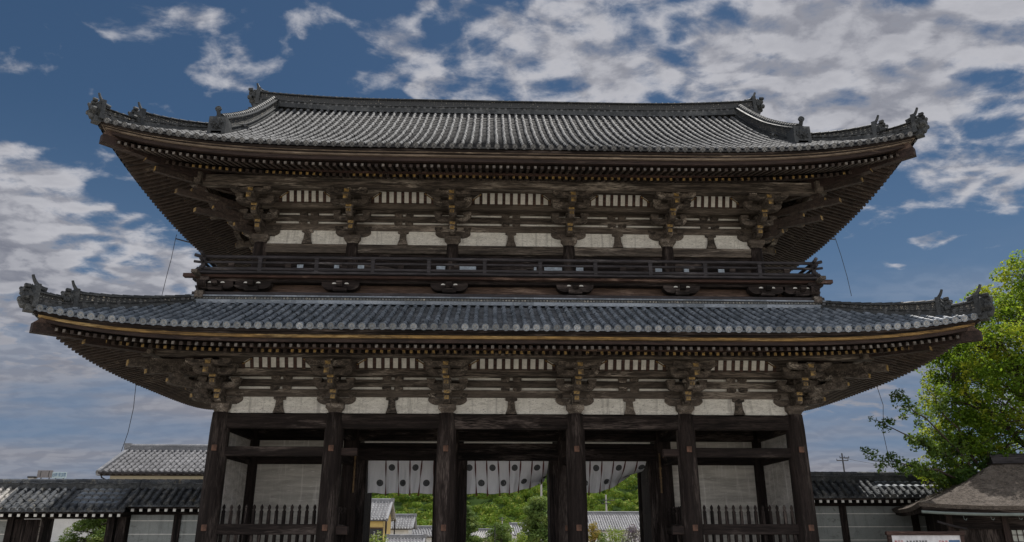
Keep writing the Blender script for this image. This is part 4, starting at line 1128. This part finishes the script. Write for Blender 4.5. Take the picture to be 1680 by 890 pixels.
# roadside boards beyond the left wall
def board(px0, px1, py0, py1, Y, mat, label, marks):
    a = at_y(px0, py0, Y); b_ = at_y(px1, py1, Y); w = (b_.x-a.x)/2; t = empty('advertising_board', ((a.x+b_.x)/2, Y, gz(Y))); tag(t, label, 'billboard')
    z0, z1 = b_.z-gz(Y), a.z-gz(Y)
    q = MB(); q.bev(-w, w, -.1, .1, z0, z1, .02); p_ = q.build('panel', mat, t)
    q = MB(); n_ = 4
    for sx in (-.55, .55): q.tube([(sx*w, .22, 0), (sx*w, .22, z1-.1)], .09, 8)
    q.box(-w*.7, w*.7, .12, .2, z0+.2, z0+.3); q.build('post_frame', 'iron', t)
    q = MB()
    if marks:
        for k in range(5):
            x = -w*.78+k*w*.39; s_ = w*.14; zc = (z0+z1)/2+.05
            for (u0, u1, v0, v1) in random.sample([(-1, 1, .75, 1), (-1, 1, -.12, .12), (-1, 1, -1, -.75), (-1, -.7, -1, 1), (.7, 1, -1, 1), (-.15, .15, -1, 1)], 4):
                q.box(x+u0*s_, x+u1*s_, -.125, -.101, zc+v0*(z1-z0)*.28, zc+v1*(z1-z0)*.28)
        q.build('lettering', 'sign_blue', p_)
    else:
        for x in (-w*.55, w*.55): q.box(x-.05, x+.05, -.12, -.101, z0+.1, z1-.1)
        q.build('seam', 'black', p_)
board(63, 85, 772, 784, 100, 'sign_grey', 'dark grey board on posts, the left of two above the left wall', False)
board(87, 108, 775, 785, 100, 'sign_pale', 'pale board with blue lettering, the right of two above the left wall', True)
t = empty('chimney', (at_y(53, 785, 100).x, 100, gz(100))); tag(t, 'small dark square chimney left of the two boards above the left wall', 'chimney')
zc_ = at_y(53, 782, 100).z-gz(100); q = MB(); q.bev(-.45, .45, -.4, .4, 0, zc_-.25, .02); q.build('shaft', 'concrete', t); q = MB(); q.bev(-.55, .55, -.5, .5, zc_-.25, zc_, .02); q.build('cap', 'black', t)

# ------------------------------------------------------------------ bark-roofed hall on the right
bh = empty('bark_roof_hall', (12.95, -2.0, 0), R(-20)); tag(bh, 'low wooden hall with a thick shaggy bark roof and paper screens beside the tree', 'hall')
LU, DV = 10.0, 6.4; HV = DV/2
def bz(d, c): return 2.30+1.56*(max(d, 0)/HV)**1.28+.13*max(0, 1-c/2.6)**2
def bark_face(m_, side):
    nu, nv = (150, 44) if side in (0,) else (90, 40); prev = None
    for i in range(nu+1):
        row = len(m_.v)
        for j in range(nv+1):
            d = HV*j/nv
            if side in (0, 2):
                u = d+(LU-2*d)*i/nu; c = min(u, LU-u); x, y = u, (d if side == 0 else DV-d)
            else:
                v = d+(DV-2*d)*i/nu; c = min(v, DV-v); x, y = (d if side == 3 else LU-d), v
            nn = mnoise.fractal(Vector((x*3, y*3, side)), 1, 2, 5)*.045+mnoise.noise(Vector((x*14, y*9, 3)))*.028
            ee = min(1, j/2) if True else 1
            m_.v.append((x, y, bz(d, c)+nn*ee))
        if prev is not None:
            for j in range(nv): m_.face((prev+j, row+j, row+j+1, prev+j+1))
        prev = row
m_ = MB()
for k in range(4): bark_face(m_, k)
br = m_.build('roof', 'bark_thatch', bh)
def eave_strip(o_, z0, z1, mat, name, par, rag=0.0):
    m_ = MB(); pts = [(o_, o_), (LU-o_, o_), (LU-o_, DV-o_), (o_, DV-o_), (o_, o_)]
    for (A, B_) in zip(pts, pts[1:]):
        N_ = 80; prev = None
        for k in range(N_+1):
            x = A[0]+(B_[0]-A[0])*k/N_; y = A[1]+(B_[1]-A[1])*k/N_; c = min(x, LU-x)+min(y, DV-y); z = bz(0, c)
            r_ = rag*mnoise.noise(Vector((x*9, y*9, 0))); i = len(m_.v); ix = .12 if x < LU/2 else -.12; iy = .12 if y < DV/2 else -.12
            m_.v += [(x, y, z+z1), (x+ix*.3, y+iy*.3, z+z0+r_), (x+ix*5, y+iy*5, z+z0+.15)]
            if prev is not None: m_.face((prev, prev+1, i+1, i)); m_.face((prev+1, prev+2, i+2, i+1))
            prev = i
    return m_.build(name, mat, par)
eave_strip(0, -.11, .01, 'bark_thatch', 'thatch_edge', br, .02); eave_strip(.10, -.22, -.09, 'dark_wood_x', 'eave_layer', br, .0)
q = MB()
for (A, B_) in (((.05, -.05), (LU, -.05)),):
    q.tube([(A[0]+(B_[0]-A[0])*k/30, A[1], 2.05+.10*max(0, 1-(k/30*LU)/2.6)**2) for k in range(31)], .045, 8)
q.build('gutter', 'copper_green', bh)
q = MB()
for k in range(7):
    x = 1.2+k*.75; q.tube([(x, -.05, 2.02), (x+.01, -.06, 1.92), (x+.06, -.06, 1.89), (x+.09, -.05, 1.95)], .007, 5)
q.build('gutter_hooks', 'copper_green', bh)
zr_ = bz(HV, 9)
q = MB(); pts = [Vector((HV-.15+(LU-2*HV+.3)*k/10, HV, zr_-.02)) for k in range(11)]; sweep_rect(q, pts, .50, -.05, .09, 0, Vector((0, 1, 0))); sweep_rect(q, pts, .36, .091, .17, 0, Vector((0, 1, 0)))
q.tube([pts[0]+Vector((0, 0, .19)), pts[-1]+Vector((0, 0, .19))], .11, 10); q.build('roof_ridge', 'grey_wood_x', bh)
part(bh, 'inner_wall', 'dark_wood_z', 1.05, LU-1, 1.05, DV-1, 0, 2.1)
part(bh, 'lintel', 'dark_wood_x', .95, LU-.9, .93, 1.049, 1.62, 2.08)
for x in (.98, 2.55, 4.45, 6.4, 8.4): part(bh, 'post', 'red_dark_z', x-.09, x+.09, .88, 1.06, 0, 2.1)
for x in (2.66, 3.56, 4.56, 5.5):
    s_ = part(bh, 'paper_screen', 'shoji', x, x+.86, 1.0, 1.03, .5, 1.60)
    q = MB()
    for k in range(6): xx = x+.86*k/5; q.box(xx-.012, xx+.012, .975, .999, .5, 1.60)
    for z in (.75, 1.0, 1.25, 1.45): q.box(x, x+.86, .98, .998, z-.01, z+.01)
    for xx in (x, x+.86): q.box(xx-.03, xx+.03, .965, .997, .48, 1.62)
    q.build('screen_lattice', 'red_dark_z', s_)
part(bh, 'stone_base', 'stone', .6, LU-.6, .6, DV-.6, 0, .3)
q = MB(); q.tube([(.5, .2, 1.85), (1.0, .6, 1.72), (1.5, 1.0, 1.62)], .035, 6); q.build('brace', 'grey_wood_x', bh)

# notice board in front of the hall
nb = empty('notice_board', (11.75, -4.2, 0), R(-6)); tag(nb, 'white notice board in a brown wooden frame standing before the bark-roofed hall', 'notice board')
q = MB()
for x in (-1.0, 1.0): q.bev(x-.05, x+.05, -.05, .05, 0, 1.50, .01)
q.bev(-1.08, 1.08, -.07, .07, 1.46, 1.565, .012); q.bev(-1.0, 1.0, -.05, .05, .40, .48, .01); q.build('frame', 'red_wood_x', nb)
q = MB(); q.box(-.95, .95, -.03, .03, .48, 1.46); pn = q.build('panel', 'sign_white', nb)
q = MB(); rr_ = random.Random(3)
for (xa, n_, mt, z) in ((-.85, 3, 1, 1.285), (-.52, 7, 0, 1.285), (.38, 3, 1, 1.285), (-.85, 16, 0, 1.15), (-.85, 18, 0, 1.03)):
    for k in range(n_):
        x = xa+k*.085
        for (u0, u1, v0, v1) in rr_.sample([(-1, 1, .7, 1), (-1, 1, -.15, .15), (-1, 1, -1, -.7), (-1, -.6, -1, 1), (.6, 1, -1, 1), (-.2, .2, -1, 1)], 4):
            q.box(x+u0*.026, x+u1*.026, -.036, -.0305, z+v0*.032, z+v1*.032, mt)
q.build('lettering', ['black', 'sign_red'], pn)
q = MB(); q.box(.62, .92, -.035, -.0305, 1.24, 1.33); q.build('blue_label', 'sign_blue', pn)

# ------------------------------------------------------------------ vegetation
def rvec(rg):
    while True:
        v = Vector((rg.uniform(-1, 1), rg.uniform(-1, 1), rg.uniform(-1, 1)))
        if .05 < v.length < 1: return v
def clump(m_, c, rad, n, size, rg, tone, aspect=.55, up=.5, shell=.35):
    for _ in range(n):
        v = rvec(rg); v = v.normalized()*(v.length**shell)
        p = Vector((c[0]+v.x*rad[0], c[1]+v.y*rad[1], c[2]+v.z*rad[2]))
        nrm = (rvec(rg)+Vector((0, 0, up))+v*.5).normalized()
        a = nrm.cross(rvec(rg)).normalized(); b_ = nrm.cross(a); s_ = size*rg.uniform(.65, 1.3)
        m_.quad(p-a*s_, p-b_*s_*aspect, p+a*s_, p+b_*s_*aspect, 0, min(1, max(0, tone+rg.uniform(-.25, .25))))
def limb(m_, a, b_, r0, r1, rg, sag=.0, n=6):
    a, b_ = Vector(a), Vector(b_); pts = []; L = (b_-a).length
    for k in range(n+1):
        u = k/n; p = a.lerp(b_, u)+Vector((rg.uniform(-1, 1), rg.uniform(-1, 1), rg.uniform(-.5, .5)))*L*.035*(0 < k < n)
        p.z += sag*sin(pi*u)*L; pts.append(p)
    m_.tube(pts, [r0+(r1-r0)*k/n for k in range(n+1)], 7); return pts
def tree(name, label, cat, base, h0, crown, ncl, clr, nl, size, mat, seed, trunk_r=.25, group=None, keep=None, flatten=.75, extra=None, shell=.4):
    """trunk, limbs, twigs, and leaf clumps gathered inside the ellipsoids of `crown` (centre, radii)"""
    rg = random.Random(seed); b_ = Vector(base); t = empty(name, base); tag(t, label, cat, group)
    wd, lf = MB(), MB()
    top = Vector(crown[0][0])-b_
    sp_ = limb(wd, (0, 0, -.1), (top.x*.35, top.y*.35, h0), trunk_r, trunk_r*.65, rg)
    fork = sp_[-1]
    tot = sum(r[0]*r[1]*r[2] for _, r in crown)
    for (c, r) in crown:
        c = Vector(c)-b_; n_ = max(2, int(ncl*r[0]*r[1]*r[2]/tot)); hub = c-Vector((0, 0, r[2]*.35))
        limb(wd, fork, hub, trunk_r*.5, trunk_r*.22, rg, .05)
        nb_ = max(3, n_//9); tips = []
        for k in range(nb_):
            v = rvec(rg).normalized()*rg.uniform(.45, .8); e = Vector((c.x+v.x*r[0], c.y+v.y*r[1], c.z+v.z*r[2])); limb(wd, hub, e, trunk_r*.18, trunk_r*.05, rg, .04, 5); tips.append(e)
        for k in range(n_):
            v = rvec(rg); v = v.normalized()*(v.length**shell)
            p = Vector((c.x+v.x*r[0], c.y+v.y*r[1], c.z+v.z*r[2]))
            if keep and not keep(p+b_): continue
            e = min(tips, key=lambda q_: (q_-p).length); wd.tube([e, (e+p)/2+Vector((0, 0, .08)), p], [trunk_r*.06, trunk_r*.04, trunk_r*.02], 4)
            tn = rg.uniform(.1, .9); rr_ = clr*rg.uniform(.6, 1.35)
            clump(lf, p, (rr_, rr_, rr_*flatten), int(nl*rg.uniform(.6, 1.3)), size, rg, tn)
    wd.build('trunk', 'bark', t, True); lf.build('crown', mat, t); return t
tree('broadleaf_tree', 'tall bright green tree rising behind the bark-roofed hall at the right edge', 'tree', (20.8, 1.8, 0), 3.0,
     [((21.1, 1.8, 6.6), (4.6, 4.2, 4.6)), ((18.4, 1.2, 6.4), (2.1, 2.0, 2.4)), ((17.9, 1.6, 4.1), (2.6, 2.0, 1.9)), ((22.3, 1.5, 10.6), (2.8, 2.2, 2.0)), ((19.0, 1.0, 8.8), (2.0, 1.8, 1.6)), ((24, 2, 5), (3, 3, 4))], 1150, .46, 125, .062, 'leaf_tree', 11, .34, shell=.6)
# a darker tree with thin spreading boughs
def bough_tree():
    rg = random.Random(5); base = Vector((17.55, .7, 0)); t = empty('sparse_tree', base); tag(t, 'sparse dark-leaved tree stretching thin boughs left over the tiled wall', 'tree')
    wd, lf = MB(), MB(); limb(wd, (0, 0, -.1), (-.3, 0, 3.0), .16, .11, rg)
    for (e, n_, z1) in (((-4.3, -.4, 5.35), 17, .6), ((-3.6, -.6, 6.3), 17, .6), ((-4.9, -.5, 3.95), 18, .5), ((-2.9, -.2, 4.7), 15, .7), ((-1.9, .2, 6.6), 11, .8), ((-3.0, .1, 3.6), 16, .6), ((-1.6, -.5, 3.5), 15, .7), ((-.6, -.6, 4.3), 15, .9), ((.3, -.6, 3.9), 13, .9)):
        pts = limb(wd, (-.3, 0, 2.9), e, .055, .012, rg, .05, 9)
        for k in range(n_):
            u = rg.uniform(.22, 1.03); i = min(8, int(u*9)); p = pts[i].lerp(pts[i+1], min(1, u*9-i)) if i < 9 else pts[-1]
            o_ = rvec(rg)*rg.uniform(.2, .62); o_.z *= .7; q_ = p+o_
            wd.tube([p, (p+q_)/2+Vector((0, 0, .04)), q_], [.010, .007, .004], 4)
            for m2 in range(3):
                cc = q_+rvec(rg)*.20; clump(lf, cc, (.17, .17, .11), rg.randint(14, 28), .060, rg, rg.uniform(.1, .9), .5)
    wd.build('trunk', 'bark', t, True); lf.build('crown', 'leaf_branch', t)
bough_tree()
def pine(label, base, h, R0, seed, tiers=6, size=.10, nl=60, group='pines in the town beyond the gate', mat='leaf_pine', ncl=9, spire=.35):
    rg = random.Random(seed); t = empty('pine_tree', base); tag(t, label, 'pine tree', group); wd, lf = MB(), MB()
    tr = limb(wd, (0, 0, -.1), (rg.uniform(-.2, .2), 0, h*.96), h*.028+.05, .03, rg, 0, 8)
    for k in range(tiers):
        u = k/(tiers-1); z = h*(.28+.68*u); rr = R0*(1-u*(1-spire))*rg.uniform(.85, 1.1)
        for j in range(max(3, int(ncl*(1-.55*u)))):
            th = rg.uniform(0, 2*pi); e = Vector((cos(th)*rr*rg.uniform(.35, 1), sin(th)*rr*rg.uniform(.35, 1), z+rg.uniform(-.12, .12)*h/tiers*2))
            wd.tube([Vector((0, 0, z-.1)), e*.5+Vector((0, 0, z*.5)), e], [.04, .025, .012], 5)
            c_ = R0*.30; clump(lf, e, (c_, c_, c_*.55), nl, size, rg, rg.uniform(.1, .9), .28, .7, .5)
    wd.build('trunk', 'bark', t, True); lf.build('crown', mat, t)
def PX(px, Y): return at_y(px, 870, Y).x
pine('clipped garden pine framed by the small side gate opening', (PX(163, 12), 12, gz(12)), 2.75, 1.5, 3, 6, .085, 260, None, 'leaf_pine', 12, .6)
pine('dark green pine against the left post of the middle opening', (PX(766, 62), 62, gz(62)), 6.3, 2.1, 21, 9, .16, 230)
pine('round clipped pine between the two small roofs in the middle opening', (PX(820, 70), 70, gz(70)), 4.4, 2.1, 22, 7, .15, 200, spire=.6)
pine('largest light green pine filling the right of the middle opening', (PX(886, 52), 52, gz(52)), 6.9, 2.5, 23, 11, .16, 240)
def shrub(label, px, Y, h, r, mat, seed, name='garden_shrub', n=14, size=.10, nl=60):
    rg = random.Random(seed); b_ = Vector((PX(px, Y), Y, gz(Y))); t = empty(name, b_); tag(t, label, 'shrub', 'shrubs beyond the gate'); wd, lf = MB(), MB()
    for k in range(n):
        v = rvec(rg); e = Vector((v.x*r, v.y*r, h*(.6+.38*abs(v.z)))); wd.tube([(v.x*.2, v.y*.2, 0), e*.55, e], [.05, .03, .012], 5); clump(lf, e, (r*.36, r*.36, r*.42), nl, size, rg, rg.uniform(.1, .9), .5)
        e2 = Vector((v.x*r, v.y*r, h*.4)); clump(lf, e2, (r*.4, r*.4, r*.5), nl, size, rg, rg.uniform(.1, .8), .5)
    wd.build('stem', 'bark', t); lf.build('foliage', mat, t)
shrub('fresh yellow-green bush below the yellow shop front', 619, 40, 3.55, 1.0, 'leaf_shrub', 31, n=18, size=.08)
shrub('orange-leaved shrub at the left end below the long grey roof', 973, 45, 4.6, .7, 'leaf_orange', 32, n=20, size=.09)
shrub('grey-green bushes in the middle below the long grey roof', 1008, 50, 3.95, 1.3, 'leaf_shrub', 33, n=20, size=.09)
shrub('purple-leaved bush at the right end below the long grey roof', 1040, 46, 4.15, 1.0, 'leaf_purple', 34, n=20, size=.09)
shrub('low green bush in front of the little house in the middle opening', 850, 45, 3.5, 1.0, 'leaf_shrub', 35, n=16, size=.09)
shrub('green spindly bush between the orange shrub and the grey-green bushes', 989, 42, 3.7, .7, 'leaf_pine', 36, n=14, size=.08)

# ------------------------------------------------------------------ town beyond the gate
Yh = 63.0; k_ = (Yh+26.5)
hs = house('shop', 'yellow-walled shop with a dark sign and grey tiled roof in the left opening', 'shop', (PX(560, Yh)+0, Yh, 0), 11.2, 8.0, 2.62, .50, 'yellow_wall', 'house_tile', 0, 'tile-roofed houses beyond the gate', .5, .36, .5)
lx = PX(645, Yh-4)-PX(560, Yh)
sb = part(hs, 'shop_sign', 'black', lx-2.55, lx-1.15, -3.66, -3.56, .1, 1.75)
q = MB(); rr_ = random.Random(9)
for c_ in range(2):
    for k in range(4):
        x = lx-1.62-.45*c_; z = 1.35-.30*k
        for (u0, u1, v0, v1) in rr_.sample([(-1, 1, .7, 1), (-1, 1, -.15, .15), (-1, 1, -1, -.7), (-1, -.6, -1, 1), (.6, 1, -1, 1), (-.2, .2, -1, 1)], 3): q.box(x+u0*.09, x+u1*.09, -3.675, -3.661, z+v0*.10, z+v1*.10)
q.build('lettering', 'sign_white', sb)
part(hs, 'sign_canopy', 'orange_peg', lx-2.6, lx-1.1, -3.7, -3.5, 1.78, 1.86)
part(hs, 'post', 'dark_wood_z', lx-.95, lx-.75, -3.58, -3.5, -2.2, 2.7); part(hs, 'post', 'dark_wood_z', lx+.02, lx+.14, -3.6, -3.4, -2.2, 2.7)
# lower lean-to roof on the shop's right corner
rf = Roof(50, -4.3, 4.3, 2.45, .5, 0, 0); 
hb = house('house', 'white-walled house with a grey roof right behind the yellow shop', 'house', (PX(653, 78), 78, 0), 4.4, 6.0, 1.75, .50, 'white_wall', 'house_tile', 0, 'tile-roofed houses beyond the gate')
hc = house('house', 'lowest grey-roofed house at the right foot of the left opening', 'house', (PX(690, 84), 84, 0), 4.5, 5.0, .75, .42, 'white_wall', 'house_tile', R(12), 'tile-roofed houses beyond the gate')
hg = house('house', 'grey-roofed outbuilding in front of the white-walled house by the shop', 'house', (PX(667, 58), 58, 0), 4.0, 3.0, .10, .45, 'white_wall', 'house_tile', 0, 'tile-roofed houses beyond the gate')
hd_ = house('house', 'small cream house with a pale roof left of the round clipped pine', 'house', (PX(793, 92), 92, 0), 3.4, 4.0, .45, .5, 'cream_wall', 'wall_tile_pale', R(-14), 'tile-roofed houses beyond the gate')
he = house('house', 'small house with a bright grey roof right of the round clipped pine', 'house', (PX(850, 100), 100, 0), 2.6, 5.5, .85, .55, 'white_wall', 'house_tile', R(8), 'tile-roofed houses beyond the gate')
hf = house('long_hall', 'long low building whose grey tiled roof spans the right opening', 'hall', (PX(1040, 90), 90, 0), 22.0, 10.0, 1.55, .46, 'white_wall', 'house_tile', 0, 'tile-roofed houses beyond the gate', .7, .36, .6)

def pole(label, px, Y, ptop, r, arms=(), name='utility_pole', mat='concrete', group='utility poles beyond the gate'):
    a = at_y(px, ptop, Y); b_ = gz(Y); h = a.z-b_; t = empty(name, (a.x, Y, b_)); tag(t, label, 'utility pole', group)
    q = MB(); q.tube([(0, 0, 0), (0, 0, h*.5), (0, 0, h)], [r, r*.85, r*.65], 10); q.build('mast', mat, t)
    for (f, w, sh) in arms:
        q = MB(); q.box(-w/2+sh, w/2+sh, -.06-r, -r+.04, h*f-.06, h*f+.06)
        for k in range(3): q.tube([(-w/2+sh+w*k/2*.96+.03, -r, h*f+.06), (-w/2+sh+w*k/2*.96+.03, -r, h*f+.24)], [.05, .03], 6)
        q.build('crossarm', 'iron', t)
    return t
pole('plain pale pole rising above the pines in the middle opening', 888, 110, 793, .24)
pole('thin dark lamp pole before the little cream house', 812, 60, 863, .06, (), 'lamp_pole', 'iron')
pole('slim pole with crossarms in the middle of the wooded hill', 824, 150, 849, .16, ((.97, 1.5, 0), (.90, 1.1, 0)))
pole('pole with a crossarm behind the long grey roof', 994, 120, 812, .22, ((.90, 2.2, .5), (.84, 1.6, 0)))
pw = pole('dark pole with a small crossarm rising above the right tiled wall', 1381, 70, 744, .13, ((.955, 1.2, .2), (.93, 1.5, -.1)), mat='iron', group=None)
q = MB(); q.bev(-.5, -.12, -.2, .15, 6.2, 6.9, .05); q.build('transformer', 'iron', pw)
def wire(label, A, B_, sag):
    q = MB(); A, B_ = Vector(A), Vector(B_); q.tube([A.lerp(B_, k/16)-Vector((0, 0, sag*4*(k/16)*(1-k/16))) for k in range(17)], .02, 4)
    tag(q.build('power_line', 'iron'), label, 'power line')
a = at_y(1384, 752, 70); wire('thin power line running right from the dark pole above the wall', a, at_y(1560, 764, 82), .6)
wire('thin power line crossing the middle opening below the hill', at_y(700, 853, 150), at_y(960, 862, 150), 1.0)

# ------------------------------------------------------------------ wooded hill
def hz_(x, y):
    r_ = max(0, 1-((x-4)/128)**2); t_ = min(max((y-170)/190, 0), 1); t_ = t_*t_*(3-2*t_)
    d_ = min(max((560-y)/160, 0), 1)
    return -2.4+40*t_*r_**1.2*d_
q = MB(); nx_, ny_ = 40, 30
for j in range(ny_+1):
    for i in range(nx_+1):
        x = -150+300*i/nx_; y = 160+420*j/ny_; q.v.append((x, y, hz_(x, y)))
for j in range(ny_):
    for i in range(nx_):
        a = j*(nx_+1)+i; q.face((a, a+1, a+nx_+2, a+nx_+1))
tag(q.build('hill', 'hill_ground', None, True), kind='structure')
rg = random.Random(77); lf = MB(); n_ = 0
for k in range(4200):
    y = rg.uniform(172, 345); x = rg.uniform(-72, 84)*y/300
    dx_ = pxdir(840, 445); 
    r_ = rg.uniform(2.2, 4.6)*(.75+.25*y/300); z = hz_(x, y)
    if rg.random() > .185: continue
    tn = rg.uniform(0, 1)
    for m2 in range(6):
        v0 = rvec(rg).normalized(); cc = Vector((x+v0.x*r_*.5, y+v0.y*r_*.5-.6, z+r_*1.1+abs(v0.z)*r_*.45)); R1 = r_*rg.uniform(.42, .62)
        for q_ in range(68):
            v = rvec(rg).normalized(); v.z = abs(v.z)*.9-.15; p = cc+v*R1*rg.uniform(.88, 1.06)
            nrm = (v+rvec(rg)*.55).normalized(); a = nrm.cross(rvec(rg)).normalized(); b_ = nrm.cross(a); s_ = rg.uniform(.18, .40)
            lf.quad(p-a*s_, p-b_*s_*.7, p+a*s_, p+b_*s_*.7, 0, min(1, max(0, tn+rg.uniform(-.12, .12))))
    n_ += 1
tag(lf.build('forest', 'leaf_hill', None), 'dense mixed green woodland covering the hill behind the gate', 'woodland', None, 'stuff')
